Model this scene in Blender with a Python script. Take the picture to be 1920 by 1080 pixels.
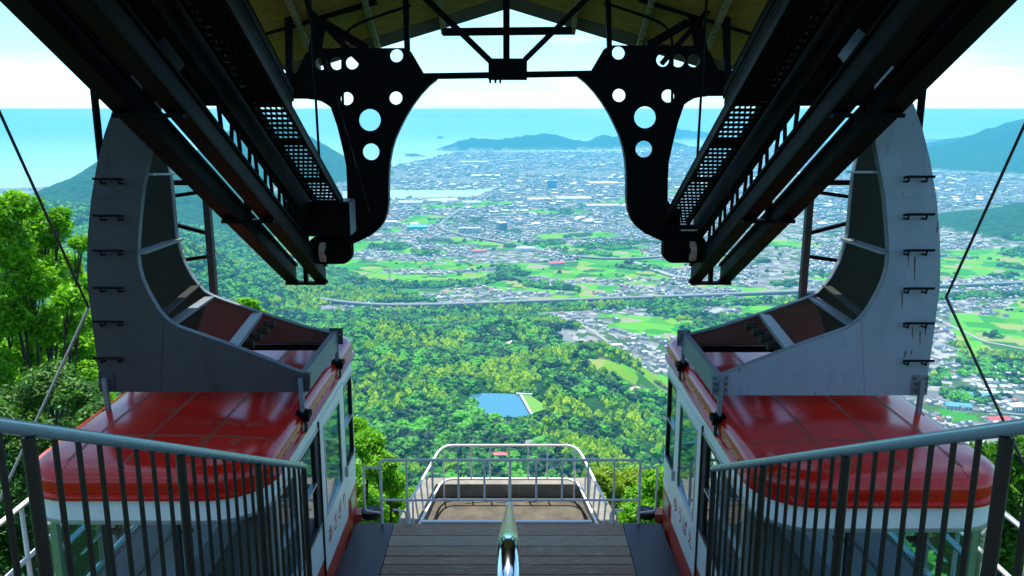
import bpy, bmesh, math, random
import numpy as np
from mathutils import Vector, Matrix, Euler, noise as mnoise

for o in list(bpy.data.objects): bpy.data.objects.remove(o)
SC = bpy.context.scene
COL = SC.collection
random.seed(7)
RNG = np.random.default_rng(11)

# ------------------------------------------------------------------ camera
F, CX, CY, CAMZ = 1550.0, 953.0, 540.0, 6.0
PITCH = math.atan((540 - 205) / F)
cd = bpy.data.cameras.new('camera')
cam = bpy.data.objects.new('camera', cd)
COL.objects.link(cam)
cam.location = (0, 0, CAMZ)
cam.rotation_euler = (math.pi / 2 - PITCH, 0, 0)
cd.sensor_width = 36.0
cd.lens = 36.0 * F / 1920.0
cd.shift_x = (960 - CX) / 1920.0
cd.clip_start = 0.05
cd.clip_end = 120000
SC.camera = cam

# ------------------------------------------------------------------ world, sun, exposure
SUN_EL, SUN_AZ = math.radians(74), math.radians(-10)      # azimuth from +Y towards +X
w = bpy.data.worlds.new('World'); SC.world = w; w.use_nodes = True
nt = w.node_tree; nt.nodes.clear()
N = nt.nodes.new
sky = N('ShaderNodeTexSky'); sky.sky_type = 'NISHITA'; sky.sun_disc = False
sky.sun_elevation = SUN_EL; sky.sun_rotation = SUN_AZ
sky.altitude = 600; sky.air_density = 1.0; sky.dust_density = 0.3; sky.ozone_density = 3.0
tc = N('ShaderNodeTexCoord'); mp = N('ShaderNodeMapping'); mp.inputs['Scale'].default_value = (1.0, 1.0, 5.0)
nz = N('ShaderNodeTexNoise'); nz.inputs['Scale'].default_value = 2.6; nz.inputs['Detail'].default_value = 7; nz.inputs['Roughness'].default_value = 0.6
rp = N('ShaderNodeValToRGB'); rp.color_ramp.elements[0].position = 0.47; rp.color_ramp.elements[1].position = 0.68
mx = N('ShaderNodeMixRGB'); mx.inputs[2].default_value = (11.0, 8.6, 7.8, 1)
mul = N('ShaderNodeMath'); mul.operation = 'MULTIPLY'; mul.inputs[1].default_value = 0.75
bg = N('ShaderNodeBackground'); bg.inputs['Strength'].default_value = 0.072
wo = N('ShaderNodeOutputWorld')
L = nt.links.new
L(tc.outputs['Generated'], mp.inputs[0]); L(mp.outputs[0], nz.inputs['Vector']); L(nz.outputs['Fac'], rp.inputs[0])
L(rp.outputs[0], mul.inputs[0]); L(mul.outputs[0], mx.inputs[0]); L(sky.outputs[0], mx.inputs[1]); tint = N('ShaderNodeMixRGB'); tint.blend_type = 'MULTIPLY'; tint.inputs[0].default_value = 1; tint.inputs[2].default_value = (0.56, 0.91, 1.07, 1); L(mx.outputs[0], tint.inputs[1]); L(tint.outputs[0], bg.inputs['Color']); L(bg.outputs[0], wo.inputs['Surface'])

sd = bpy.data.lights.new('sun', 'SUN'); sd.energy = 2.5; sd.angle = math.radians(0.6); sd.color = (1.0, 0.95, 0.86)
sun = bpy.data.objects.new('sun', sd); COL.objects.link(sun)
dv = Vector((math.sin(SUN_AZ) * math.cos(SUN_EL), math.cos(SUN_AZ) * math.cos(SUN_EL), math.sin(SUN_EL)))
sun.rotation_euler = dv.to_track_quat('Z', 'Y').to_euler()
sun.location = (0, 0, 60)

vs = SC.view_settings
vs.view_transform = 'Standard'; vs.look = 'None'; vs.gamma = 1.0; vs.use_curve_mapping = False
vs.exposure = 1.8
cy = SC.cycles
cy.use_denoising = True
try: cy.denoiser = 'OPENIMAGEDENOISE'
except Exception: pass
cy.max_bounces = 7; cy.diffuse_bounces = 3; cy.glossy_bounces = 3; cy.transmission_bounces = 5; cy.transparent_max_bounces = 12
cy.volume_bounces = 0
cy.sample_clamp_indirect = 6.0
cy.caustics_reflective = False; cy.caustics_refractive = False

# ------------------------------------------------------------------ pixel <-> place helpers (photo pixels 1920x1080)
PS, PC = math.sin(PITCH), math.cos(PITCH)
def ray(px, py):
    a = (px - CX) / F; b = (CY - py) / F
    return Vector((a, PC + b * PS, b * PC - PS))
def atY(px, py, Y):
    d = ray(px, py); return Vector((0, 0, CAMZ)) + d * (Y / d.y)
def atX(px, py, X):
    d = ray(px, py); return Vector((0, 0, CAMZ)) + d * (X / d.x)
def atZ(px, py, Z):
    d = ray(px, py); return Vector((0, 0, CAMZ)) + d * ((Z - CAMZ) / d.z)
def nproj(X, Y, Z):
    r = Z - CAMZ
    f = Y * PC - r * PS; wv = Y * PS + r * PC
    return CX + F * X / f, CY - F * wv / f

# ------------------------------------------------------------------ object helpers
WL = {}
def link(name, data, parent=None, loc=(0, 0, 0)):
    o = bpy.data.objects.new(name, data); COL.objects.link(o)
    o.location = loc
    if parent is not None:
        o.parent = parent
        o.matrix_parent_inverse = Matrix.Translation(-Vector(WL[parent.name]))
    WL[o.name] = Vector(loc)
    return o
def tag(o, label=None, cat=None, group=None, kind=None):
    if label: o['label'] = label
    if cat: o['category'] = cat
    if group: o['group'] = group
    if kind: o['kind'] = kind
    return o
def thing(name, loc, label, cat, group=None):
    o = link(name, None, None, loc); o.empty_display_size = 0.2
    return tag(o, label, cat, group)

class MB:
    def __init__(s): s.v = []; s.f = []; s.m = []
    def add(s, vs, fs, mi=0):
        n = len(s.v); s.v += [tuple(p) for p in vs]; s.f += [tuple(i + n for i in f) for f in fs]; s.m += [mi] * len(fs)
        return s
    def hexa(s, p, mi=0):          # 8 points: bottom 4 ccw, top 4 ccw
        return s.add(p, [(3, 2, 1, 0), (4, 5, 6, 7), (0, 1, 5, 4), (1, 2, 6, 5), (2, 3, 7, 6), (3, 0, 4, 7)], mi)
    def box(s, x0, x1, y0, y1, z0, z1, mi=0):
        return s.hexa([(x0, y0, z0), (x1, y0, z0), (x1, y1, z0), (x0, y1, z0), (x0, y0, z1), (x1, y0, z1), (x1, y1, z1), (x0, y1, z1)], mi)
    def bar(s, a, b, w, h, up=(0, 0, 1), mi=0):
        a = Vector(a); b = Vector(b); d = (b - a).normalized(); u = Vector(up)
        sd_ = d.cross(u)
        if sd_.length < 1e-4: sd_ = d.cross(Vector((1, 0, 0)))
        sd_.normalize(); u = sd_.cross(d).normalized(); sd_ *= w / 2; u *= h / 2
        return s.hexa([a - sd_ - u, a + sd_ - u, b + sd_ - u, b - sd_ - u, a - sd_ + u, a + sd_ + u, b + sd_ + u, b - sd_ + u], mi)
    def tube(s, pts, r, n=10, mi=0, cap=True, r1=None):
        pts = [Vector(p) for p in pts]; base = len(s.v); k = len(pts)
        prev = None
        for i, p in enumerate(pts):
            d = (pts[min(i + 1, k - 1)] - pts[max(i - 1, 0)]).normalized()
            if prev is None:
                u = d.cross(Vector((0, 0, 1)))
                if u.length < 1e-3: u = d.cross(Vector((0, 1, 0)))
            else: u = prev - d * prev.dot(d)
            u.normalize(); prev = u; v = d.cross(u)
            rr = r if r1 is None else r + (r1 - r) * i / max(1, k - 1)
            if isinstance(r, (list, tuple)): rr = r[i]
            for j in range(n):
                t = 2 * math.pi * j / n
                s.v.append(tuple(p + (u * math.cos(t) + v * math.sin(t)) * rr))
        for i in range(k - 1):
            for j in range(n):
                a = base + i * n + j; b = base + i * n + (j + 1) % n
                s.f.append((a, b, b + n, a + n)); s.m.append(mi)
        if cap:
            s.f.append(tuple(base + j for j in range(n))[::-1]); s.m.append(mi)
            s.f.append(tuple(base + (k - 1) * n + j for j in range(n))); s.m.append(mi)
        return s
    def prism(s, poly, off, mi=0):   # poly: planar 3d points, off: extrusion vector
        n = len(poly); off = Vector(off)
        a = [Vector(p) for p in poly]; b = [p + off for p in a]
        fs = [tuple(range(n))[::-1], tuple(range(n, 2 * n))] + [(i, (i + 1) % n, n + (i + 1) % n, n + i) for i in range(n)]
        return s.add(a + b, fs, mi)
    def mesh(s, name, mats, smooth=False, recalc=True):
        me = bpy.data.meshes.new(name); me.from_pydata(s.v, [], s.f)
        for m in (mats if isinstance(mats, (list, tuple)) else [mats]): me.materials.append(m)
        if any(s.m): me.polygons.foreach_set('material_index', s.m)
        if recalc:
            bm = bmesh.new(); bm.from_mesh(me); bmesh.ops.recalc_face_normals(bm, faces=bm.faces); bm.to_mesh(me); bm.free()
        if smooth:
            me.polygons.foreach_set('use_smooth', [True] * len(me.polygons))
            try: me.set_sharp_from_angle(angle=math.radians(40))
            except Exception: pass
        me.update()
        return me
    def build(s, name, mats, parent=None, smooth=False, loc=(0, 0, 0)):
        return link(name, s.mesh(name, mats, smooth), parent, loc)
def inst(name, me, parent, loc): return link(name, me, parent, loc)

# ------------------------------------------------------------------ materials
MATS = {}
def mat(name, col, rough=0.5, metal=0.0, var=0.15, scale=6.0, bump=0.0, bscale=60.0, col2=None, spec=0.5, coat=0.0, wear=None, wscale=3.0, wpos=0.62, stretch=None, speck=None, sscale=30, spos=0.7):
    m = bpy.data.materials.new(name); m.use_nodes = True
    t = m.node_tree; b = t.nodes['Principled BSDF']; n = t.nodes.new; l = t.links.new
    b.inputs['Roughness'].default_value = rough; b.inputs['Metallic'].default_value = metal
    b.inputs['Specular IOR Level'].default_value = spec; b.inputs['Coat Weight'].default_value = coat
    if coat: b.inputs['Coat Roughness'].default_value = 0.06
    c = Vector(col); c2 = Vector(col2) if col2 else c * (1 - var)
    tcn = n('ShaderNodeTexCoord'); vec = tcn.outputs['Object']
    if stretch:
        mpn = n('ShaderNodeMapping'); mpn.inputs['Scale'].default_value = stretch; l(vec, mpn.inputs[0]); vec = mpn.outputs[0]
    nz_ = n('ShaderNodeTexNoise'); nz_.inputs['Scale'].default_value = scale; nz_.inputs['Detail'].default_value = 6; nz_.inputs['Roughness'].default_value = 0.65
    l(vec, nz_.inputs['Vector'])
    cr = n('ShaderNodeValToRGB'); cr.color_ramp.elements[0].position = 0.3; cr.color_ramp.elements[1].position = 0.7
    cr.color_ramp.elements[0].color = (*c2, 1); cr.color_ramp.elements[1].color = (*c, 1)
    l(nz_.outputs['Fac'], cr.inputs[0]); out = cr.outputs[0]
    if wear:
        n2 = n('ShaderNodeTexNoise'); n2.inputs['Scale'].default_value = wscale; n2.inputs['Detail'].default_value = 9; n2.inputs['Roughness'].default_value = 0.75
        l(vec, n2.inputs['Vector'])
        r2 = n('ShaderNodeValToRGB'); r2.color_ramp.elements[0].position = wpos; r2.color_ramp.elements[1].position = wpos + 0.07
        l(n2.outputs['Fac'], r2.inputs[0])
        mm = n('ShaderNodeMixRGB'); mm.inputs[2].default_value = (*wear, 1); l(r2.outputs[0], mm.inputs[0]); l(out, mm.inputs[1]); out = mm.outputs[0]
    if speck:
        n4 = n('ShaderNodeTexNoise'); n4.inputs['Scale'].default_value = sscale; n4.inputs['Detail'].default_value = 3
        l(vec, n4.inputs['Vector']); r4 = n('ShaderNodeValToRGB'); r4.color_ramp.elements[0].position = spos; r4.color_ramp.elements[1].position = spos + 0.03
        l(n4.outputs['Fac'], r4.inputs[0]); m4 = n('ShaderNodeMixRGB'); m4.inputs[2].default_value = (*speck, 1); l(r4.outputs[0], m4.inputs[0]); l(out, m4.inputs[1]); out = m4.outputs[0]
    l(out, b.inputs['Base Color'])
    if bump:
        n3 = n('ShaderNodeTexNoise'); n3.inputs['Scale'].default_value = bscale; n3.inputs['Detail'].default_value = 4
        l(vec, n3.inputs['Vector'])
        bn = n('ShaderNodeBump'); bn.inputs['Strength'].default_value = bump; bn.inputs['Distance'].default_value = 0.02
        l(n3.outputs['Fac'], bn.inputs['Height']); l(bn.outputs[0], b.inputs['Normal'])
    if rough > 0.05 and rough < 0.9:
        rr = n('ShaderNodeMapRange'); rr.inputs['To Min'].default_value = rough * 0.75; rr.inputs['To Max'].default_value = min(1, rough * 1.3)
        l(nz_.outputs['Fac'], rr.inputs[0]); l(rr.outputs[0], b.inputs['Roughness'])
    MATS[name] = m
    return m
def leafmat(name, col, col2, trans=0.35, scale=0.5, obj_random=True):
    m = bpy.data.materials.new(name); m.use_nodes = True
    t = m.node_tree; t.nodes.clear(); n = t.nodes.new; l = t.links.new
    tcn = n('ShaderNodeTexCoord'); nz_ = n('ShaderNodeTexNoise'); nz_.inputs['Scale'].default_value = scale; nz_.inputs['Detail'].default_value = 5
    l(tcn.outputs['Object'], nz_.inputs['Vector'])
    fac = nz_.outputs['Fac']
    if obj_random:
        oi = n('ShaderNodeObjectInfo'); ad = n('ShaderNodeMath'); ad.operation = 'MULTIPLY_ADD'; ad.inputs[1].default_value = 0.8
        sb = n('ShaderNodeMath'); sb.operation = 'SUBTRACT'; sb.inputs[1].default_value = 0.4
        l(oi.outputs['Random'], ad.inputs[0]); l(fac, ad.inputs[2]); l(ad.outputs[0], sb.inputs[0]); fac = sb.outputs[0]
    if obj_random:
        ge = n('ShaderNodeNewGeometry'); n9 = n('ShaderNodeTexNoise'); n9.inputs['Scale'].default_value = 1 / 85; n9.inputs['Detail'].default_value = 3; l(ge.outputs['Position'], n9.inputs['Vector'])
        a9 = n('ShaderNodeMath'); a9.operation = 'MULTIPLY_ADD'; a9.inputs[1].default_value = 1.6; s9 = n('ShaderNodeMath'); s9.operation = 'SUBTRACT'; s9.inputs[1].default_value = 0.8
        l(n9.outputs['Fac'], a9.inputs[0]); l(fac, a9.inputs[2]); l(a9.outputs[0], s9.inputs[0]); fac = s9.outputs[0]
    cr = n('ShaderNodeValToRGB'); cr.color_ramp.elements[0].position = 0.2; cr.color_ramp.elements[1].position = 0.85
    cr.color_ramp.elements[0].color = (*col2, 1); cr.color_ramp.elements[1].color = (*col, 1); l(fac, cr.inputs[0])
    df = n('ShaderNodeBsdfPrincipled'); df.inputs['Roughness'].default_value = 0.55; df.inputs['Specular IOR Level'].default_value = 0.25; l(cr.outputs[0], df.inputs['Base Color'])
    tr = n('ShaderNodeBsdfTranslucent')
    hs = n('ShaderNodeMixRGB'); hs.blend_type = 'MULTIPLY'; hs.inputs[0].default_value = 1; hs.inputs[2].default_value = (1.3, 1.25, 0.5, 1)
    l(cr.outputs[0], hs.inputs[1]); l(hs.outputs[0], tr.inputs[0])
    ms = n('ShaderNodeMixShader'); ms.inputs[0].default_value = trans; l(df.outputs[0], ms.inputs[1]); l(tr.outputs[0], ms.inputs[2])
    ou = n('ShaderNodeOutputMaterial'); l(ms.outputs[0], ou.inputs['Surface'])
    return m
def attrmat(name, rough=0.8):
    m = bpy.data.materials.new(name); m.use_nodes = True
    t = m.node_tree; b = t.nodes['Principled BSDF']; a = t.nodes.new('ShaderNodeAttribute'); a.attribute_name = 'col'
    t.links.new(a.outputs['Color'], b.inputs['Base Color']); b.inputs['Roughness'].default_value = rough
    b.inputs['Specular IOR Level'].default_value = 0.2
    return m
def glassmat(name, tint=(0.85, 0.95, 0.97), rough=0.02, clear=0.75):
    m = bpy.data.materials.new(name); m.use_nodes = True
    t = m.node_tree; t.nodes.clear(); n = t.nodes.new; l = t.links.new
    tr = n('ShaderNodeBsdfTransparent'); tr.inputs[0].default_value = (*tint, 1)
    gl = n('ShaderNodeBsdfGlossy'); gl.inputs['Roughness'].default_value = rough; gl.inputs[0].default_value = (0.9, 0.95, 1, 1)
    fr = n('ShaderNodeLayerWeight'); fr.inputs[0].default_value = 0.5
    pw_ = n('ShaderNodeMath'); pw_.operation = 'POWER'; pw_.inputs[1].default_value = 4; l(fr.outputs['Facing'], pw_.inputs[0])
    nz_ = n('ShaderNodeTexNoise'); nz_.inputs['Scale'].default_value = 3; nz_.inputs['Detail'].default_value = 5
    m1 = n('ShaderNodeMath'); m1.operation = 'MULTIPLY_ADD'; m1.inputs[1].default_value = 0.06; m1.inputs[2].default_value = 0.02; l(nz_.outputs['Fac'], m1.inputs[0])
    ad = n('ShaderNodeMath'); ad.operation = 'MULTIPLY_ADD'; ad.inputs[1].default_value = 0.6; l(pw_.outputs[0], ad.inputs[0]); l(m1.outputs[0], ad.inputs[2])
    ms = n('ShaderNodeMixShader'); l(ad.outputs[0], ms.inputs[0]); l(tr.outputs[0], ms.inputs[1]); l(gl.outputs[0], ms.inputs[2])
    ou = n('ShaderNodeOutputMaterial'); l(ms.outputs[0], ou.inputs['Surface'])
    return m
M = dict(
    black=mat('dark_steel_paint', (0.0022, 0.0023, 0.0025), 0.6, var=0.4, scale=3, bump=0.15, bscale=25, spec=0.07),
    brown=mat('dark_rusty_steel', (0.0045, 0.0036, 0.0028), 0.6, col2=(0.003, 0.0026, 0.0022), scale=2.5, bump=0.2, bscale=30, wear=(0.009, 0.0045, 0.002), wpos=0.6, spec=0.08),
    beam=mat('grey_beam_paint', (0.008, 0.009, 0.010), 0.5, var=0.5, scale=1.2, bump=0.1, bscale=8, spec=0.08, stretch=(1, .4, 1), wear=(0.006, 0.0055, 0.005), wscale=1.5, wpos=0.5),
    grey=mat('lit_grey_enamel', (0.26, 0.31, 0.365), 0.36, spec=0.5, var=0.18, scale=1.6, bump=0.06, bscale=3.5, wear=(0.185, 0.235, 0.29), wscale=2.6, wpos=0.58, stretch=(2.2, 1, .5), speck=(0.11, 0.075, 0.05), sscale=9, spos=0.72),  # right hanger plate: skylight painted in as a paler, bluer tone
    grey2=mat('dark_and_shaded_grey_enamel', (0.066, 0.065, 0.066), 0.45, spec=0.15, var=0.2, scale=1.5, bump=0.06, bscale=3.5, wear=(0.042, 0.041, 0.042), wscale=2.6, wpos=0.57, stretch=(2.2, 1, .5)),  # left hanger plate: shade put into the colour; other parts simply dark grey
    greyedge=mat('pale_grey_enamel', (0.17, 0.205, 0.23), 0.45, var=0.3, scale=8, wear=(0.12, 0.075, 0.04), wscale=9, wpos=0.6),
    olive=mat('olive_primer', (0.022, 0.026, 0.019), 0.6, spec=0.2, col2=(0.013, 0.016, 0.011), scale=2, wear=(0.03, 0.03, 0.025), wpos=0.6),
    rust=mat('rust_stain', (0.16, 0.075, 0.03), 0.9, var=0.6, scale=12),
    red=mat('red_enamel', (0.68, 0.013, 0.004), 0.18, var=0.35, scale=1.1, spec=0.45, bump=0.13, bscale=1.7, wear=(0.40, 0.07, 0.04), wscale=3.2, wpos=0.57, speck=(0.10, 0.03, 0.02), sscale=22, spos=0.69),
    seam=mat('rusty_red_seam', (0.30, 0.030, 0.014), 0.5, col2=(0.14, 0.05, 0.03), scale=9),
    redskirt=mat('red_skirt_enamel', (0.6, 0.04, 0.012), 0.35, var=0.25, scale=3),
    white=mat('white_enamel', (0.84, 0.87, 0.82), 0.35, var=0.08, scale=2.5, wear=(0.5, 0.5, 0.44), wscale=6, wpos=0.64),
    cream=mat('cream_enamel', (0.66, 0.68, 0.52), 0.4, var=0.15, scale=3),
    rubber=mat('black_rubber', (0.015, 0.015, 0.016), 0.7),
    alu=mat('brushed_aluminium', (0.55, 0.57, 0.58), 0.35, metal=0.8, var=0.15, scale=8),
    chrome=mat('polished_steel', (0.70, 0.76, 0.78), 0.12, metal=1.0, var=0.06, scale=4),
    rail=mat('blue_grey_handrail_paint', (0.30, 0.41, 0.45), 0.25, metal=0.4, var=0.12, scale=5),
    baluster=mat('brown_grey_baluster_paint', (0.026, 0.022, 0.016), 0.45, spec=0.25, metal=0.0, var=0.25, scale=7),
    whiterail=mat('white_railing_paint', (0.88, 0.88, 0.87), 0.45, var=0.08, scale=9, wear=(0.42, 0.36, 0.28), wscale=11, wpos=0.64),
    wood=mat('weathered_plank', (0.52, 0.335, 0.215), 0.75, col2=(0.25, 0.155, 0.10), scale=5, bump=0.5, bscale=14, stretch=(1.0, 9.0, 9.0), wear=(0.58, 0.48, 0.38), wscale=3.0, wpos=0.56, speck=(0.07, 0.05, 0.04), sscale=9, spos=0.66),
    wood2=mat('weathered_plank_dark', (0.39, 0.245, 0.155), 0.75, col2=(0.19, 0.115, 0.072), scale=6, bump=0.5, bscale=14, stretch=(1.0, 9.0, 9.0), wear=(0.48, 0.37, 0.28), wscale=2.4, wpos=0.55, speck=(0.06, 0.045, 0.035), sscale=8, spos=0.66),
    wood3=mat('weathered_plank_pale', (0.56, 0.42, 0.31), 0.75, col2=(0.30, 0.215, 0.155), scale=4, bump=0.5, bscale=14, stretch=(1.0, 9.0, 9.0), wear=(0.17, 0.13, 0.10), wscale=2.2, wpos=0.6),
    tread=mat('tread_plate', (0.06, 0.050, 0.058), 0.45, metal=0.4, var=0.3, scale=4, wear=(0.12, 0.11, 0.11), wscale=6, wpos=0.66),
    stairc=mat('grey_stair_concrete', (0.13, 0.13, 0.13), 0.9, scale=3, speck=(0.06, 0.06, 0.055), sscale=12, spos=0.62),
    conc=mat('weathered_concrete', (0.27, 0.25, 0.21), 0.9, col2=(0.15, 0.135, 0.11), scale=4, bump=0.5, bscale=40, wear=(0.12, 0.09, 0.06), wscale=2.5, wpos=0.6),
    pitfloor=mat('gritty_pit_floor', (0.135, 0.115, 0.082), 0.95, col2=(0.06, 0.05, 0.038), scale=3, bump=0.6, bscale=80, wear=(0.34, 0.29, 0.21), wscale=26, wpos=0.63),
    board=mat('stained_roof_board', (0.36, 0.27, 0.04), 0.8, col2=(0.16, 0.125, 0.022), scale=4, stretch=(1.2, 7, 3), wear=(0.05, 0.04, 0.02), wscale=3, wpos=0.6),
    fascia=mat('grey_eave_board', (0.09, 0.085, 0.075), 0.8, var=0.3, scale=5),
    batten=mat('peeling_batten', (0.30, 0.29, 0.17), 0.8, var=0.3, scale=8, wear=(0.05, 0.045, 0.03), wscale=14, wpos=0.52),
    floor=mat('lino_floor', (0.17, 0.145, 0.13), 0.55, var=0.2, scale=4),
    lining=mat('white_lining', (0.62, 0.63, 0.62), 0.5, var=0.1, scale=3),
    orange=mat('orange_red_paint', (0.5, 0.09, 0.04), 0.5),
    letter=mat('red_lettering', (0.55, 0.05, 0.035), 0.5, var=0.2, scale=10),
    bark=mat('bark', (0.075, 0.06, 0.045), 0.9, var=0.5, scale=4, bump=0.6, bscale=12, stretch=(1, 1, 0.3)),
    rope=mat('pale_wire_rope', (0.34, 0.35, 0.33), 0.5, metal=0.3),
    blackrope=mat('greased_wire_rope', (0.02, 0.02, 0.022), 0.5),
    soil=mat('forest_floor', (0.05, 0.06, 0.02), 0.95, var=0.5, scale=0.5),
    glass=glassmat('clear_glass', (0.93, 0.955, 0.96)),
    darkglass=glassmat('tinted_glass', (0.5, 0.72, 0.76)),
)
# ================================================================== LAND
def vnoise(x, y, seed=0):
    xi = np.floor(x).astype(np.int64); yi = np.floor(y).astype(np.int64); xf = x - xi; yf = y - yi
    def h(a, b):
        n = (a * 374761393 + b * 668265263 + seed * 1442695041) & 0x7fffffff
        n = ((n ^ (n >> 13)) * 1274126177) & 0x7fffffff
        return ((n ^ (n >> 16)) & 0xffff) / 65535.0
    u = xf * xf * (3 - 2 * xf); v = yf * yf * (3 - 2 * yf)
    return (h(xi, yi) * (1 - u) + h(xi + 1, yi) * u) * (1 - v) + (h(xi, yi + 1) * (1 - u) + h(xi + 1, yi + 1) * u) * v
def fbm(x, y, seed=0, oc=4):
    s = 0; a = 0.5
    for k in range(oc):
        s = s + a * vnoise(x, y, seed + k * 17); x = x * 2.03; y = y * 2.03; a *= 0.5
    return s / (1 - 0.5 ** oc)
def sstep(a, b, x):
    t = np.clip((x - a) / (b - a), 0, 1); return t * t * (3 - 2 * t)
def inpoly(px, py, poly):
    r = np.zeros(px.shape, bool); n = len(poly)
    for i in range(n):
        x0, y0 = poly[i]; x1, y1 = poly[(i + 1) % n]
        if y0 == y1: continue
        c = ((y0 > py) != (y1 > py)) & (px < (x1 - x0) * (py - y0) / (y1 - y0) + x0)
        r ^= c
    return r
SEA = -590.0
KY = [-400, 0, 14, 60, 300, 700, 900, 1060, 1180, 1270, 1450, 1700, 2000, 2400, 3000, 6000, 9000, 14000, 40000]
KC = [60, -6, -9.5, -32, -158, -345, -395, -430, -440, -441, -462, -508, -545, -567, -573, -580, -587, -587.5, -587.5]
KR = [60, -6, -9.5, -34, -175, -400, -480, -522, -540, -550, -560, -563, -565, -568, -573, -580, -587, -587.5, -587.5]
# farther ranges: X, Y, height, half-width, half-depth
RANGES = [(-1020, 2250, 215, 330, 420), (-1700, 2900, 230, 500, 600), (-1900, 4400, 340, 640, 700), (-2130, 7400, 500, 640, 800),
          (2650, 3900, 135, 420, 520), (3500, 4200, 170, 600, 600), (5600, 8800, 440, 900, 1100), (7200, 10500, 500, 1500, 1500), 
          (520, 1350, 26, 130, 160), (-330, 1700, 55, 200, 180), (150, 1560, 42, 160, 120), (-420, 1150, 40, 160, 150), (60, 1950, 36, 230, 110), (330, 1180, 30, 120, 120)]
HILLS_PX = [(-700, 12700, 190, 260, 300), (-300, 12800, 205, 280, 300), (240, 13000, 265, 420, 300), (700, 13000, 262, 300, 300), (1080, 13000, 150, 260, 300),
            (1500, 13300, 240, 260, 300), (1900, 13500, 255, 350, 300), (2500, 13500, 220, 300, 300), (3400, 17500, 300, 420, 400), (4000, 17800, 240, 420, 300)]
POND = (22.0, 1218.0)
def zhill(X, Y):
    z = np.zeros_like(X)
    for (hx, hy, hh, rx, ry) in RANGES + [(h_[0], h_[1], h_[2] * .66, h_[3], h_[4]) for h_ in HILLS_PX]:
        q = ((X - hx) / rx) ** 2 + ((Y - hy) / ry) ** 2
        z = z + hh * np.exp(-q)
    return z
def zground(X, Y):
    X = np.asarray(X, float); Y = np.asarray(Y, float)
    u = X / np.maximum(Y, 30.0)
    zc = np.interp(Y, KY, KC); zr = np.interp(Y, KY, KR)
    wr = sstep(0.09, 0.26, u + 0.05 * (fbm(X / 300, Y / 300, 5) - .5))
    z = zc * (1 - wr) + zr * wr
    h = zhill(X, Y)
    flat = np.interp(Y, [0, 60, 900, 2400, 3000], [0, 0.2, 1, 1, 0.0])
    rough = flat * sstep(-567, -520, z) + sstep(15, 90, h)
    rough = np.clip(rough, 0, 1)
    z = z + h * (1 + 0.35 * (fbm(X / 420, Y / 420, 9) - .5)) + rough * 52 * (fbm(X / 260, Y / 260, 3) - .5) + rough * np.clip(Y / 2500, 0.3, 3) * 22 * (fbm(X / 140, Y / 140, 4) - .5)
    # reservoir basin
    q = np.sqrt(((X - POND[0]) / 78) ** 2 + ((Y - POND[1]) / 82) ** 2)
    k = 1 - sstep(0.95, 1.5, q)
    z = z * (1 - k) + (-446.0) * k
    return z
COAST = [(0, 352), (560, 340), (640, 330), (700, 314), (742, 308), (795, 298), (838, 288), (860, 284), (1170, 284), (1260, 276), (1700, 262), (1920, 255)]
INLET = [(640, 354), (800, 354), (880, 353), (932, 350), (912, 359), (893, 366), (850, 368), (800, 369), (735, 372), (640, 376)]
INLET2 = [(640, 392), (735, 389), (900, 391), (1060, 391), (1060, 393), (900, 393), (735, 392), (640, 396)]
SPIT = [(752, 286), (790, 289), (805, 294), (770, 294)]
FOREST = [(-400, 800), (180, 360), (300, 400), (400, 432), (450, 452), (530, 492), (640, 506), (700, 527), (740, 545), (810, 560), (870, 572), (930, 586), (1000, 590), (1040, 596), (1032, 622), (1060, 655),
          (1105, 690), (1150, 700), (1190, 722), (1240, 738), (1330, 800), (1500, 870), (1980, 880), (2600, 900), (2600, 2600), (-400, 2600)]
def landuse(X, Y, z):
    px, py = nproj(X, Y, z)
    wob = (fbm(X / 130, Y / 130, 21) - .5)
    forest = inpoly(px + wob * 30, py + wob * 14, FOREST) | (zhill(X, Y) > 26) | (Y < 800)
    forest |= (fbm(X / 160, Y / 160, 33) > 0.66) & (Y > 1500) & (Y < 5200)
    # strips of trees along the expressway and the bay
    forest |= inpoly(px, py, [(800, 578), (1000, 572), (1240, 565), (1600, 556), (2000, 545), (2000, 556), (1600, 568), (1240, 577), (1000, 586), (850, 586)])
    forest &= ~inpoly(px, py, [(600, 572), (800, 566), (1240, 549), (2000, 530), (2000, 541), (1240, 560), (800, 577), (600, 583)])
    field = (fbm(X / 420 + 3, Y / 300, 41, 3) > np.interp(py, [330, 430, 470, 500, 560, 800], [0.77, 0.69, 0.63, 0.56, 0.55, 0.55])) & ~forest & (Y < 6500)
    field |= inpoly(px, py, [(640, 462), (720, 455), (830, 480), (980, 492), (1110, 520), (1240, 530), (1240, 548), (1090, 552), (960, 556), (840, 548), (700, 520), (640, 508)]) & (fbm(X / 130, Y / 80, 47, 3) > .53) & ~forest
    field |= inpoly(px, py, [(1780, 590), (1930, 575), (1930, 690), (1800, 680)]) & ~forest & (fbm(X / 200, Y / 150, 48, 3) > .40)
    return px, py, forest, field

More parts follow.
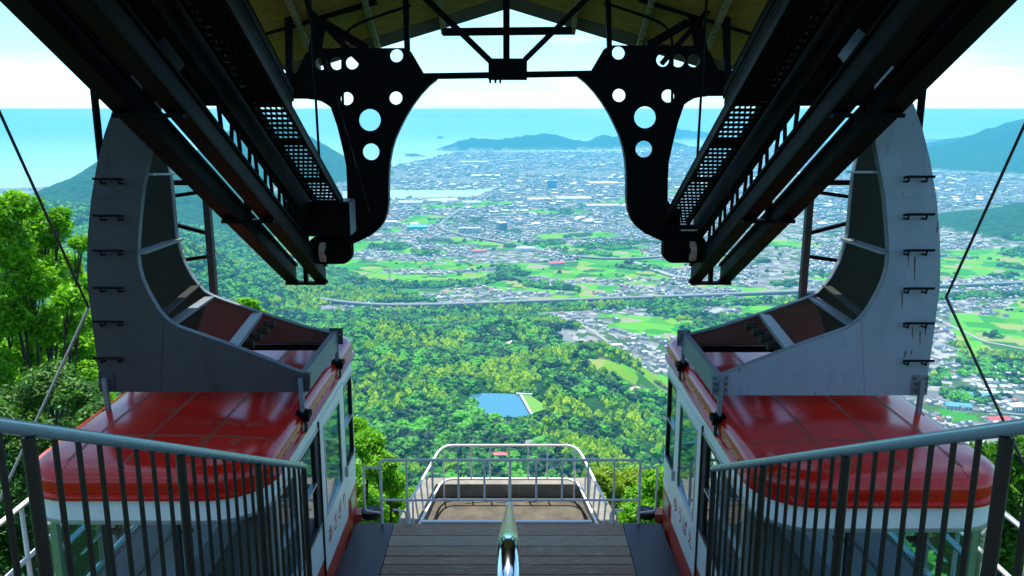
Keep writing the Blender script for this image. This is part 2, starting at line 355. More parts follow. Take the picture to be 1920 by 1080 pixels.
NA, NR = 460, 640
ang = np.radians(np.linspace(-42, 42, NA))
rad = np.concatenate([[-300, -60, 0.0], np.exp(np.linspace(math.log(16), math.log(22000), NR - 3))])
RR, AA = np.meshgrid(rad, np.tan(ang), indexing='ij')
GX = np.where(RR > 40, AA * RR, AA * 40 + AA * np.clip(40 - RR, 0, 100)); GY = RR.copy()
GZ = zground(GX, GY)
gpx, gpy, gfor, gfld = landuse(GX, GY, GZ)
coast = np.interp(gpx, [c[0] for c in COAST], [c[1] for c in COAST])
seam = (GY > 3500) & ((gpy < coast + 3 * (fbm(GX / 500, GY / 500, 8) - .5)) | inpoly(gpx, gpy, INLET) | inpoly(gpx, gpy, INLET2)) & ~inpoly(gpx, gpy, SPIT)
hz = zhill(GX, GY)
GZ = np.where(seam & (hz < 12), SEA - 6, GZ)
def grid_mesh(name, X, Y, Z, mats, attrs=None):
    r, c = X.shape
    me = bpy.data.meshes.new(name)
    co = np.stack([X, Y, Z], -1).reshape(-1, 3).astype(np.float32)
    i = np.arange(r * c).reshape(r, c)
    q = np.stack([i[:-1, :-1], i[:-1, 1:], i[1:, 1:], i[1:, :-1]], -1).reshape(-1, 4)
    me.vertices.add(len(co)); me.vertices.foreach_set('co', co.ravel())
    me.loops.add(q.size); me.loops.foreach_set('vertex_index', q.ravel().astype(np.int32))
    me.polygons.add(len(q)); me.polygons.foreach_set('loop_start', np.arange(0, q.size, 4, dtype=np.int32)); me.polygons.foreach_set('loop_total', np.full(len(q), 4, np.int32))
    me.update(); me.validate()
    for k, v in (attrs or {}).items():
        a = me.attributes.new(k, 'FLOAT_COLOR', 'POINT'); a.data.foreach_set('color', v.reshape(-1, 4).astype(np.float32).ravel())
    me.materials.append(mats)
    me.polygons.foreach_set('use_smooth', [True] * len(me.polygons))
    return me
def raw_mesh(name, co, faces, mats, col=None, mi=None):
    me = bpy.data.meshes.new(name); k = faces.shape[1]
    me.vertices.add(len(co)); me.vertices.foreach_set('co', np.ascontiguousarray(co, np.float32).ravel())
    me.loops.add(faces.size); me.loops.foreach_set('vertex_index', np.ascontiguousarray(faces, np.int32).ravel())
    me.polygons.add(len(faces)); me.polygons.foreach_set('loop_start', np.arange(0, faces.size, k, dtype=np.int32)); me.polygons.foreach_set('loop_total', np.full(len(faces), k, np.int32))
    me.update()
    if col is not None:
        c4 = np.ones((len(co), 4), np.float32); c4[:, :3] = col
        a = me.attributes.new('col', 'FLOAT_COLOR', 'POINT'); a.data.foreach_set('color', c4.ravel())
    for m in (mats if isinstance(mats, (list, tuple)) else [mats]): me.materials.append(m)
    if mi is not None: me.polygons.foreach_set('material_index', mi)
    return me

def land_material():
    m = bpy.data.materials.new('land'); m.use_nodes = True
    t = m.node_tree; b = t.nodes['Principled BSDF']; n = t.nodes.new; l = t.links.new
    b.inputs['Roughness'].default_value = 0.95; b.inputs['Specular IOR Level'].default_value = 0.1
    a = n('ShaderNodeAttribute'); a.attribute_name = 'use'; sp = n('ShaderNodeSeparateColor'); l(a.outputs['Color'], sp.inputs[0])
    tcn = n('ShaderNodeTexCoord'); mpn = n('ShaderNodeMapping'); mpn.inputs['Rotation'].default_value = (0, 0, 0.32); l(tcn.outputs['Object'], mpn.inputs[0])
    def vor(scale, metric='CHEBYCHEV'):
        v = n('ShaderNodeTexVoronoi'); v.distance = metric; v.inputs['Scale'].default_value = scale; l(mpn.outputs[0], v.inputs['Vector']); return v
    def ramp(src, stops, const=False):
        r = n('ShaderNodeValToRGB'); r.color_ramp.interpolation = 'CONSTANT' if const else 'LINEAR'
        e = r.color_ramp.elements
        e[0].position, e[0].color = stops[0][0], (*stops[0][1], 1); e[1].position, e[1].color = stops[1][0], (*stops[1][1], 1)
        for p, c in stops[2:]:
            x = e.new(p); x.color = (*c, 1)
        l(src, r.inputs[0]); return r.outputs[0]
    def mix(f, a_, b_):
        x = n('ShaderNodeMixRGB'); l(f, x.inputs[0]); l(a_, x.inputs[1]); l(b_, x.inputs[2]); return x.outputs[0]
    v1 = vor(1 / 62); s1 = n('ShaderNodeSeparateColor'); l(v1.outputs['Color'], s1.inputs[0])
    fields = ramp(s1.outputs[0], [(0, (0.055, 0.23, 0.008)), (0.18, (0.09, 0.30, 0.008)), (0.42, (0.03, 0.20, 0.010)), (0.6, (0.14, 0.28, 0.012)), (0.74, (0.03, 0.11, 0.015)), (0.84, (0.22, 0.26, 0.06)), (0.93, (0.25, 0.22, 0.15))], True)
    v2 = vor(1 / 26); s2 = n('ShaderNodeSeparateColor'); l(v2.outputs['Color'], s2.inputs[0])
    urban = ramp(s2.outputs[1], [(0, (0.12, 0.125, 0.13)), (0.25, (0.19, 0.19, 0.19)), (0.45, (0.05, 0.10, 0.03)), (0.6, (0.24, 0.235, 0.22)), (0.72, (0.04, 0.09, 0.025)), (0.85, (0.30, 0.295, 0.28))], True)
    nz_ = n('ShaderNodeTexNoise'); nz_.inputs['Scale'].default_value = 1 / 35; nz_.inputs['Detail'].default_value = 8; l(tcn.outputs['Object'], nz_.inputs['Vector'])
    wood = ramp(nz_.outputs['Fac'], [(0.3, (0.004, 0.022, 0.010)), (0.7, (0.022, 0.085, 0.018))])
    c = mix(sp.outputs[1], urban, fields); c = mix(sp.outputs[0], c, wood)
    l(c, b.inputs['Base Color'])
    bn = n('ShaderNodeBump'); bn.inputs['Strength'].default_value = 1.0; bn.inputs['Distance'].default_value = 14
    n5 = n('ShaderNodeTexNoise'); n5.inputs['Scale'].default_value = 1 / 22; n5.inputs['Detail'].default_value = 5; l(tcn.outputs['Object'], n5.inputs['Vector'])
    mm = n('ShaderNodeMath'); mm.operation = 'MULTIPLY'; l(n5.outputs['Fac'], mm.inputs[0]); l(sp.outputs[0], mm.inputs[1])
    l(mm.outputs[0], bn.inputs['Height']); l(bn.outputs[0], b.inputs['Normal'])
    return m
use = np.zeros(GX.shape + (4,)); use[..., 3] = 1; use[..., 0] = gfor; use[..., 1] = gfld
land = link('ground', grid_mesh('ground', GX, GY, GZ, land_material(), {'use': use}))
tag(land, 'valley plain and wooded mountainside below the station', kind='structure')

def water_mat(name, col, rough, ior=1.333):
    m = bpy.data.materials.new(name); m.use_nodes = True
    t = m.node_tree; b = t.nodes['Principled BSDF']; b.inputs['Base Color'].default_value = (*col, 1); b.inputs['Roughness'].default_value = rough; b.inputs['IOR'].default_value = ior
    n = t.nodes.new; tcn = n('ShaderNodeTexCoord'); nz_ = n('ShaderNodeTexNoise'); nz_.inputs['Scale'].default_value = 0.25; nz_.inputs['Detail'].default_value = 3
    bn = n('ShaderNodeBump'); bn.inputs['Strength'].default_value = 0.03; bn.inputs['Distance'].default_value = 0.2
    t.links.new(tcn.outputs['Object'], nz_.inputs['Vector']); t.links.new(nz_.outputs['Fac'], bn.inputs['Height']); t.links.new(bn.outputs[0], b.inputs['Normal'])
    return m
S = 60000
sea = link('sea', raw_mesh('sea', np.array([(-S, 3000, SEA), (S, 3000, SEA), (S, S, SEA), (-S, S, SEA)]), np.array([[0, 1, 2, 3]]), water_mat('sea_water', (0.42, 0.62, 0.66), 0.2)))
tag(sea, kind='structure')
pa = np.linspace(0, 2 * np.pi, 48, endpoint=False)
# reservoir outline from the photograph, laid on its water level
PZ = -441.5
ppx = [(868, 741), (905, 737), (950, 738), (976, 740), (985, 752), (998, 774), (990, 781), (965, 787), (930, 784), (904, 777), (884, 768), (892, 756)]
pw = [atZ(x, y, PZ) for x, y in ppx]
pw = [(p.x * 1.0, p.y, PZ) for p in pw]
pond = link('reservoir', raw_mesh('reservoir', np.array(pw), np.array([list(range(len(pw)))]), water_mat('pond_water', (0.05, 0.17, 0.22), 0.02, 3.2)))
tag(pond, 'dark mirror-still reservoir pond in the forest', kind='structure')

def ribbon(name, pts, width, m, z=None, lift=4.0, n=60, kind='structure', thick=None):
    P_ = [atZ(x, y, z) for x, y in pts]
    d = [0]
    for i in range(1, len(P_)): d.append(d[-1] + (P_[i] - P_[i - 1]).length)
    t = np.linspace(0, d[-1], n); xs = np.interp(t, d, [p.x for p in P_]); ys = np.interp(t, d, [p.y for p in P_])
    for _ in range(6):
        xs[1:-1] = (xs[:-2] + 2 * xs[1:-1] + xs[2:]) / 4; ys[1:-1] = (ys[:-2] + 2 * ys[1:-1] + ys[2:]) / 4
    dx = np.gradient(xs); dy = np.gradient(ys); ln = np.hypot(dx, dy); nx, ny = -dy / ln * width / 2, dx / ln * width / 2
    zz = np.maximum(zground(xs, ys) + lift, z - 2) if name != 'river' else np.full(n, z + lift)
    th = thick or 2.0
    co = np.concatenate([np.stack([xs + nx, ys + ny, zz], 1), np.stack([xs - nx, ys - ny, zz], 1), np.stack([xs + nx, ys + ny, zz - th], 1), np.stack([xs - nx, ys - ny, zz - th], 1)])
    f = []
    for i in range(n - 1):
        f += [(i, i + 1, n + i + 1, n + i), (2 * n + i, 2 * n + i + 1, i + 1, i), (n + i, n + i + 1, 3 * n + i + 1, 3 * n + i)]
    o = link(name, raw_mesh(name, co, np.array(f), m)); tag(o, kind=kind)
    return o, xs, ys, zz
asph = mat('pale_asphalt', (0.19, 0.20, 0.21), 0.8, scale=0.02, var=0.2)
roadp = mat('concrete_road', (0.30, 0.30, 0.29), 0.8, scale=0.01, var=0.15)
whitec = mat('white_concrete', (0.72, 0.72, 0.70), 0.7, scale=0.1)
grassm = mat('mown_bank', (0.13, 0.30, 0.015), 0.9, col2=(0.08, 0.22, 0.015), scale=0.08)
dirt = mat('bare_earth', (0.50, 0.36, 0.2), 0.9, col2=(0.6, 0.5, 0.35), scale=0.05)
exp_o, ex, ey, ez = ribbon('expressway', [(600, 579), (690, 577), (800, 573), (900, 569), (1000, 565), (1240, 556), (1600, 541), (2000, 525)], 20, asph, -562, 9, thick=6)
for k in (-1, 1):
    pass
ribbon('road', [(936, 349), (915, 362), (880, 384), (850, 403), (828, 419), (820, 428), (830, 436), (870, 444), (930, 455), (1000, 468), (1050, 482), (1110, 490), (1180, 490), (1240, 487), (1330, 470)], 24, asph, -578, 6)
ribbon('road', [(1180, 490), (1220, 505), (1260, 520), (1330, 530)], 26, roadp, -574, 5)
ribbon('road', [(1060, 590), (1090, 610), (1100, 630), (1085, 648), (1120, 662), (1165, 680), (1180, 700)], 10, roadp, -563, 2.0)
ribbon('road', [(1765, 600), (1850, 640), (1930, 655)], 9, roadp, -562, 2.0)
ribbon('road', [(1755, 745), (1830, 770), (1930, 780)], 9, asph, -560, 2.0)
ribbon('road', [(700, 402), (760, 398), (830, 396), (930, 393)], 16, roadp, -580, 3)
ribbon('river', [(1755, 285), (1800, 305), (1850, 325), (1930, 335), (2050, 345)], 110, water_mat('river_water', (0.3, 0.42, 0.45), 0.2), -584, 2.2)
# reservoir dam: grassed bank with a white crest wall
dpx = [(976, 739), (996, 742), (1016, 756), (1019, 768), (1004, 773), (997, 776)]
mb = MB(); dq = [atZ(x, y, PZ + 2) for x, y in dpx]
mb.prism(dq, (0, 0, -9)); dam = mb.build('dam', grassm); tag(dam, kind='structure')
mb = MB(); c0 = atZ(976, 740, PZ + 2.5); c1 = atZ(997, 777, PZ + 2.5); mb.bar(c0, c1, 3.2, 2.5)
c2 = atZ(998, 740, PZ + 2.5); c3 = atZ(968, 738, PZ + 2.5); mb.bar(c3, c2, 3.0, 2.5); mb.build('crest_wall', whitec, dam)
# clearings between the trees: small paved yards and a bare earth slope
def patch(name, pts, m, lift=1.5):
    q = []
    for x, y in pts:
        Y = 900.0
        for _ in range(40):
            p = atY(x, y, Y); e = p.z - float(zground(np.array([p.x]), np.array([p.y]))[0])
            Y += e * 1.2
            Y = min(max(Y, 300), 9000)
        q.append(Vector((p.x, p.y, p.z + lift)))
    mb = MB(); mb.prism(q, (0, 0, -5)); o = mb.build(name, m); tag(o, kind='structure'); return o, q
CLEAR = []
for pts, m_ in [([(848, 797), (878, 798), (880, 814), (862, 812)], asph), ([(985, 830), (1012, 822), (1020, 830), (1018, 838), (985, 838)], asph),
                ([(936, 650), (960, 640), (962, 652), (940, 657)], dirt), ([(1172, 730), (1195, 727), (1212, 733), (1196, 742), (1176, 740)], dirt),
                ([(922, 612), (938, 618), (950, 628), (935, 634), (922, 622)], grassm)]:
    o, q = patch('clearing', pts, m_, 3.0); CLEAR.append(pts)

# ------------------------------------------------------------------ forest, built as one mass of crowns
def crown_mesh(name, m, seed, pointed=False):
    bm = bmesh.new(); bmesh.ops.create_icosphere(bm, subdivisions=3, radius=1)
    for v in bm.verts:
        p = v.co.copy()
        d = mnoise.noise(p * 1.7 + Vector((seed, 0, 0))) * 0.34 + mnoise.noise(p * 3.9 + Vector((0, seed, 0))) * 0.34 + mnoise.noise(p * 8 + Vector((0, 0, seed))) * 0.2
        v.co = p * (1 + d)
        v.co.z *= (0.9 if not pointed else 1.5)
        if pointed: 
            k = 1 - 0.3 * max(0, v.co.z); v.co.x *= k; v.co.y *= k
    me = bpy.data.meshes.new(name); bm.to_mesh(me); bm.free(); me.materials.append(m)
    return me
fm1 = leafmat('broadleaf_crowns', (0.085, 0.36, 0.006), (0.001, 0.026, 0.008), 0.2, 1.2)
fm2 = leafmat('bamboo_crowns', (0.46, 0.64, 0.01), (0.17, 0.38, 0.008), 0.25, 1.2)
def scatter(n, y0, y1, uw=0.72):
    t = RNG.random(n); Y = np.sqrt(y0 ** 2 + t * (y1 ** 2 - y0 ** 2)); u = (RNG.random(n) * 2 - 1) * uw; X = u * Y
    return X, Y
def far_trees():
    X, Y = scatter(64000, 330, 3600)
    z = zground(X, Y); px, py, fo, fi = landuse(X, Y, z)
    ok = fo & ~inpoly(px, py, ppx) & ~inpoly(px, py, dpx) & (px > -60) & (px < 1990) & ((px < 1270) | (px > 1720) | (py > 400))
    q = np.sqrt(((X - POND[0]) / 78) ** 2 + ((Y - POND[1]) / 82) ** 2)
    for pts in CLEAR: ok &= ~inpoly(px, py + 5, pts)
    # keep the line of sight to the water open
    ok &= ~inpoly(px, py - 7, ppx) & ~inpoly(px, py - 2, dpx) & ~inpoly(px, py - 7, dpx)
    ok &= ~((np.abs(np.interp(X, ex, ey) - Y) < 24) & (X > ex.min()))
    return X[ok], Y[ok], z[ok], px[ok], py[ok]
TX, TY, TZ, tpx, tpy = far_trees()
bam = fbm(TX / 150 + 9, TY / 110, 61, 3)
isb = (bam > 0.585) & (TY < 2600)
bj = 10 * (fbm(TX / 60, TY / 60, 77) - .5)
for pg in ([(665, 645), (760, 622), (860, 622), (900, 638), (850, 650), (760, 660), (680, 658)], [(690, 676), (750, 662), (765, 682), (715, 695)], [(870, 692), (1010, 678), (1020, 700), (900, 704)], [(1020, 752), (1190, 752), (1230, 790), (1050, 792)], [(670, 700), (780, 712), (855, 742), (850, 765), (760, 750), (680, 722)], [(650, 738), (740, 738), (765, 775), (660, 778)], [(1040, 664), (1130, 688), (1165, 722), (1080, 704)], [(955, 616), (1010, 608), (1030, 642), (980, 644)], [(1140, 808), (1230, 800), (1230, 822), (1150, 825)], [(500, 560), (640, 560), (640, 585), (520, 590)], [(780, 690), (860, 700), (850, 718), (790, 715)]):
    isb = isb | (inpoly(tpx + 2 * bj, tpy + bj, pg) & (RNG.random(len(TX)) < .82))
def cloud(name, X, Y, Z, protos, smin, smax, label, zoff):
    me = bpy.data.meshes.new(name + '_points'); n = len(X)
    me.vertices.add(n); me.vertices.foreach_set('co', np.stack([X, Y, Z + zoff], 1).astype(np.float32).ravel())
    a = me.attributes.new('scl', 'FLOAT', 'POINT'); a.data.foreach_set('value', (smin + (smax - smin) * RNG.random(n) ** 1.9).astype(np.float32))
    o = link(name, me); tag(o, label, kind='stuff')
    pc = bpy.data.collections.new(name + '_crowns')
    for k, pm in enumerate(protos): pc.objects.link(bpy.data.objects.new(name + '_crown', pm))
    g = bpy.data.node_groups.new(name, 'GeometryNodeTree')
    g.interface.new_socket('Geometry', in_out='INPUT', socket_type='NodeSocketGeometry'); g.interface.new_socket('Geometry', in_out='OUTPUT', socket_type='NodeSocketGeometry')
    nn = g.nodes.new; ll = g.links.new
    gi = nn('NodeGroupInput'); go = nn('NodeGroupOutput'); ci = nn('GeometryNodeCollectionInfo'); ci.inputs['Collection'].default_value = pc; ci.inputs['Separate Children'].default_value = True; ci.inputs['Reset Children'].default_value = True
    ip = nn('GeometryNodeInstanceOnPoints'); ip.inputs['Pick Instance'].default_value = True
    na = nn('GeometryNodeInputNamedAttribute'); na.data_type = 'FLOAT'; na.inputs['Name'].default_value = 'scl'
    rv = nn('FunctionNodeRandomValue'); rv.data_type = 'FLOAT_VECTOR'; rv.inputs['Min'].default_value = (0, 0, 0); rv.inputs['Max'].default_value = (0.25, 0.25, 6.28)
    mp_ = nn('GeometryNodeMeshToPoints')
    ll(gi.outputs[0], mp_.inputs['Mesh']); ll(mp_.outputs[0], ip.inputs['Points']); ll(ci.outputs[0], ip.inputs['Instance']); ll(na.outputs[0], ip.inputs['Scale']); ll(rv.outputs[0], ip.inputs['Rotation']); ll(ip.outputs[0], go.inputs[0])
    md = o.modifiers.new('crowns', 'NODES'); md.node_group = g
    return o
protoA = [crown_mesh('crown_a%d' % k, fm1, k * 3.7) for k in range(4)]
protoB = [crown_mesh('crown_b%d' % k, fm2, 20 + k * 2.9, True) for k in range(3)]
cloud('forest', TX[~isb], TY[~isb], TZ[~isb], protoA, 3.6, 12.0, 'dense dark green woodland covering the hills below the station', 2.5)
cloud('bamboo_forest', TX[isb], TY[isb], TZ[isb], protoB, 3.0, 6.0, 'yellow green bamboo groves among the darker woods', 3.5)
# tree clumps out on the plain
X, Y = scatter(9000, 2300, 7000); z = zground(X, Y); px, py, fo, fi = landuse(X, Y, z)
g1 = (fbm(X / 190, Y / 70, 71, 3) > 0.6) & ~fo & (py > coast.min()) & (px > 380) & (px < 1960) & (py > 372)
cloud('plain_trees', X[g1], Y[g1], z[g1], protoA, 4, 9, 'scattered tree clumps between fields and houses on the plain', 2)
# ------------------------------------------------------------------ town
ROOFS = [((0.16, 0.18, 0.21), 'slate grey'), ((0.30, 0.32, 0.36), 'pale grey'), ((0.52, 0.53, 0.54), 'white'), ((0.30, 0.10, 0.07), 'brick red'), ((0.10, 0.17, 0.30), 'blue')]
def house_arrays(X, Y, Z, W, D, Hh, A, rc, wc, gable):
    n = len(X); ca, sa = np.cos(A), np.sin(A)
    lx = np.array([-1, 1, 1, -1, -1, 1, 1, -1, 0, 0]) * 0.5; ly = np.array([-1, -1, 1, 1, -1, -1, 1, 1, -1, 1]) * 0.5
    wx = lx[None] * W[:, None]; wy = ly[None] * D[:, None]
    wz = np.zeros((n, 10)); wz[:, 4:8] = Hh[:, None]; wz[:, 8:] = (Hh + gable * W * 0.28)[:, None]
    wz[:, :4] = -3
    x = X[:, None] + wx * ca[:, None] - wy * sa[:, None]; y = Y[:, None] + wx * sa[:, None] + wy * ca[:, None]; z = Z[:, None] + wz
    # roof verts separate so colours stay crisp: duplicate 4..9
    co = np.concatenate([np.stack([x, y, z], -1), np.stack([x[:, 4:], y[:, 4:], z[:, 4:] + 0.25], -1)], 1)
    nv = 16
    quads = np.array([[0, 1, 5, 4], [1, 2, 6, 5], [2, 3, 7, 6], [3, 0, 4, 7], [4, 5, 8, 8], [6, 7, 9, 9], [10, 14, 15, 13], [14, 11, 12, 15]])
    f = (quads[None] + (np.arange(n) * nv)[:, None, None]).reshape(-1, 4)
    col = np.zeros((n, nv, 3)); col[:, :10] = wc[:, None]; col[:, 10:] = rc[:, None]
    return co.reshape(-1, 3), f, col.reshape(-1, 3)
def tri_quads(name, co, f, m, col):
    # split degenerate quads into triangles
    t1 = f[:, [0, 1, 2]]; t2 = f[:, [0, 2, 3]]; t2 = t2[t2[:, 1] != t2[:, 2]]
    return raw_mesh(name, co, np.concatenate([t1, t2]), m, col)
tm = attrmat('town_surfaces')
GA = 0.32
def town_points(n, y0, y1, cell):
    X, Y = scatter(n, y0, y1, 0.70)
    ca, sa = math.cos(GA), math.sin(GA)
    u = np.round((X * ca + Y * sa) / cell[0]) * cell[0] + (RNG.random(n) - .5) * cell[0] * .3; v = np.round((-X * sa + Y * ca) / cell[1]) * cell[1] + (RNG.random(n) - .5) * cell[1] * .3
    k = np.unique(np.stack([np.round(u / cell[0]), np.round(v / cell[1])], 1), axis=0, return_index=True)[1]
    u, v = u[k], v[k]; st_ = (np.round(u / cell[0]) % 7 != 0) & (np.round(v / cell[1]) % 5 != 0); u, v = u[st_], v[st_]
    X = u * ca - v * sa; Y = u * sa + v * ca
    return X, Y
def town_filter(X, Y):
    z = zground(X, Y); px, py, fo, fi = landuse(X, Y, z)
    cst = np.interp(px, [c[0] for c in COAST], [c[1] for c in COAST])
    ok = ~fo & ~fi & (py > cst + 1.5) & ~inpoly(px, py, INLET) & ~inpoly(px, py, INLET2) & (zhill(X, Y) < 14)
    ok &= (px > 330) & (px < 1990) & ((px < 1420) | (px > 1500))
    for xs, ys, hw in ROADS: 
        dm = np.full(X.shape, 1e9)
        for i in range(0, len(xs)): dm = np.minimum(dm, np.hypot(X - xs[i], Y - ys[i]))
        ok &= dm > hw
    return ok, z, px, py
ROADS = [(ex, ey, 26)]
def pick_roofs(n, far=0.0):
    p = np.array([0.44, 0.29, 0.14, 0.06, 0.07]); p = p * (1 - far) + far * np.array([0.3, 0.35, 0.25, 0.05, 0.05]); p /= p.sum()
    i = RNG.choice(5, n, p=p)
    c = np.array([r[0] for r in ROOFS])[i] * (0.8 + 0.4 * RNG.random((n, 1)))
    return i, c
# near belt: ordinary houses
X, Y = town_points(30000, 1250, 4200, (15, 17)); ok, z, px, py = town_filter(X, Y)
dens = fbm(X / 260, Y / 200, 88, 3)
ok &= (dens > 0.30) & (RNG.random(len(X)) < 0.86)
X, Y, z, px, py = X[ok], Y[ok], z[ok], px[ok], py[ok]
n = len(X); ri, rc = pick_roofs(n)
W = 7 + 4 * RNG.random(n); D = 8 + 6 * RNG.random(n); Hh = 4.5 + 2.5 * RNG.random(n); A = GA + (RNG.random(n) < .5) * math.pi / 2 + (RNG.random(n) - .5) * .15
wc = np.array([0.48, 0.465, 0.44]) * (0.7 + 0.4 * RNG.random((n, 1)))
vis = ((px > 670) & (px < 1235) & (py > 300)) | ((px > 1775) & (px < 1925) & (py < 780))
order = np.argsort(np.where(vis, Y, 1e9))
single = order[:300]
rest = order[300:]
house_meshes = []
hw_ = mat('house_plaster', (0.62, 0.6, 0.56), 0.8, scale=0.2); hroof = [mat('house_roof_' + nm.replace(' ', '_'), c, 0.6, scale=0.3) for c, nm in ROOFS]
hwin = mat('house_window', (0.04, 0.05, 0.06), 0.2)
def house_mesh(k, hip):
    mb = MB(); w_, d_, h_ = 4.4, 5.4, 5.6; e = 0.5
    mb.add([(-w_, -d_, -3), (w_, -d_, -3), (w_, d_, -3), (-w_, d_, -3), (-w_, -d_, h_), (w_, -d_, h_), (w_, d_, h_), (-w_, d_, h_)], [(0, 1, 5, 4), (1, 2, 6, 5), (2, 3, 7, 6), (3, 0, 4, 7)], 0)
    i = 2.6 if hip else 0; r = h_ + 2.3
    W_, D_ = w_ + e, d_ + e; z0 = h_ - 0.2
    mb.add([(-W_, -D_, z0), (W_, -D_, z0), (W_, D_, z0), (-W_, D_, z0), (0, -D_ + i, r), (0, D_ - i, r)], [(0, 1, 4), (1, 2, 5, 4), (2, 3, 5), (3, 0, 4, 5), (3, 2, 1, 0)], 1)
    for sx in (-1, 1):
        for sy in (-2.6, 1.2): mb.box(sx * w_ - .06, sx * w_ + .06, sy, sy + 1.8, 3.1, 4.5, 2)
    for sx in (-2.6, 0.8): mb.box(sx, sx + 1.8, -d_ - .06, -d_ + .06, 3.1, 4.5, 2)
    return mb.mesh('house', [hw_, hroof[k], hwin])
HM = [[house_mesh(k, False), house_mesh(k, True)] for k in range(5)]
for j in single:
    k = int(ri[j]); h = link('house', HM[k][int(RNG.random() < .5)], None, (float(X[j]), float(Y[j]), float(z[j])))
    h.rotation_euler.z = float(A[j])
    s_ = 0.85 + 0.35 * RNG.random(); h.scale = (s_, s_, s_)
    zone = 'on the plain right of the right cable car' if px[j] > 1700 else 'in the village between woods and expressway' if Y[j] < float(np.interp(X[j], ex, ey)) else 'beyond the expressway among the rice fields'
    tag(h, 'small %s-roofed house %s' % (ROOFS[k][1], zone), 'house', 'small %s-roofed houses %s' % (ROOFS[k][1], zone))
co, f, col = house_arrays(X[rest], Y[rest], z[rest], W[rest], D[rest], Hh[rest], A[rest], rc[rest], wc[rest], np.full(len(rest), 1.0))
parts_co, parts_f, parts_c = [co], [f], [col]; off = len(co)
# middle and far belts: larger blocks, sheds and flats
for (cnt, y0, y1, cell, ws, hs, far) in [(36000, 4200, 7200, (24, 30), (10, 16), (5, 10), 0.3), (36000, 7200, 13400, (44, 60), (20, 28), (7, 15), 0.6)]:
    X2, Y2 = town_points(cnt, y0, y1, cell); ok, z2, px2, py2 = town_filter(X2, Y2)
    ok &= (fbm(X2 / 380, Y2 / 380, 93, 3) > 0.38) & (RNG.random(len(X2)) < .8)
    X2, Y2, z2 = X2[ok], Y2[ok], z2[ok]; n2 = len(X2)
    _, rc2 = pick_roofs(n2, far)
    big = RNG.random(n2) < 0.05
    W2 = ws[0] + ws[1] * RNG.random(n2) + big * 25; D2 = ws[0] + ws[1] * RNG.random(n2) + big * 30; H2 = hs[0] + hs[1] * RNG.random(n2) ** 2
    rc2[big] = np.array([0.66, 0.67, 0.68])
    w2 = np.array([0.48, 0.465, 0.44]) * (0.7 + 0.4 * RNG.random((n2, 1)))
    c_, f_, k_ = house_arrays(X2, Y2, z2, W2, D2, H2, GA + (RNG.random(n2) < .5) * math.pi / 2, rc2, w2, (RNG.random(n2) < .35) * 0.6)
    parts_co.append(c_); parts_f.append(f_ + off); parts_c.append(k_); off += len(c_)
town = link('town', tri_quads('town', np.concatenate(parts_co), np.concatenate(parts_f), tm, np.concatenate(parts_c)))
tag(town, 'dense far town of countless small roofs spreading to the sea', kind='stuff')

# ------------------------------------------------------------------ landmark buildings on the plain
def ground_at(px, py):
    Y = 2500.0
    for _ in range(60):
        p = atY(px, py, Y); e = p.z - float(zground(np.array([p.x]), np.array([p.y]))[0]); Y = min(max(Y + e * 1.5, 400), 16000)
    return p
wallw = mat('white_render', (0.74, 0.74, 0.72), 0.7, scale=0.05); redroof = mat('scarlet_sheet_roof', (0.62, 0.05, 0.07), 0.5, scale=0.1); whroof = mat('white_sheet_roof', (0.72, 0.74, 0.76), 0.5, scale=0.05, var=0.08)
blroof = mat('blue_sheet_roof', (0.05, 0.25, 0.50), 0.5, scale=0.05); tealm = mat('teal_sheet', (0.05, 0.40, 0.42), 0.5, scale=0.05); bluebox = mat('blue_cladding', (0.06, 0.22, 0.42), 0.6, scale=0.05)
ghm = mat('white_film', (0.66, 0.70, 0.72), 0.4, scale=0.05)
def shed(px, py, w_, d_, h_, roofm, label, rot=GA, name='warehouse', wallm=None, pitch=0.12, group=None, win=True):
    p = ground_at(px, py)
    t = thing(name, p, label, name.replace('_', ' '), group)
    R_ = Matrix.Rotation(rot, 4, 'Z')
    T = lambda q: p + (R_ @ Vector(q))
    mb = MB(); a, b = w_ / 2, d_ / 2
    mb.hexa([T(q) for q in [(-a, -b, -4), (a, -b, -4), (a, b, -4), (-a, b, -4), (-a, -b, h_), (a, -b, h_), (a, b, h_), (-a, b, h_)]]); mb.build('wall', wallm or wallw, t)
    mb = MB(); r = h_ + b * pitch * 2; e = 0.6
    mb.add([T(q) for q in [(-a - e, -b - e, h_ + .1), (a + e, -b - e, h_ + .1), (a + e, b + e, h_ + .1), (-a - e, b + e, h_ + .1), (-a - e, 0, r + .3), (a + e, 0, r + .3)]],
           [(0, 1, 5, 4), (2, 3, 4, 5), (0, 4, 3), (1, 2, 5), (3, 2, 1, 0)]); mb.build('roof', roofm, t)
    if win:
        k = max(3, int(w_ / 6)); 
        me = MB().box(-w_ / k * .3, w_ / k * .3, -.12, .12, -0.9, .9).mesh('window', hwin)
        for lv in range(max(1, int(h_ / 3.2))):
            for i in range(k):
                q = T((-a + (i + .5) * w_ / k, -b - .02, 1.9 + lv * 3.0)); o = inst('window', me, t, q); o.rotation_euler.z = rot
    return t
shed(897, 473, 62, 30, 9, redroof, 'white hall with a scarlet roof beside the pale yard')
shed(1043, 496, 60, 30, 9, redroof, 'white hall with a scarlet roof below the long road')
shed(1870, 792, 42, 16, 8, redroof, 'white building with a crimson roof seen beyond the railing', rot=0.1)
shed(938, 856, 15, 9, 4, redroof, 'small red-roofed building alone in the woods under the platform', rot=0.0, name='hut')
shed(1130, 664, 46, 13, 9, whroof, 'pale low block of flats nearest the woods, lowest of the white flats', rot=0.12, name='apartment_block', pitch=0.03)
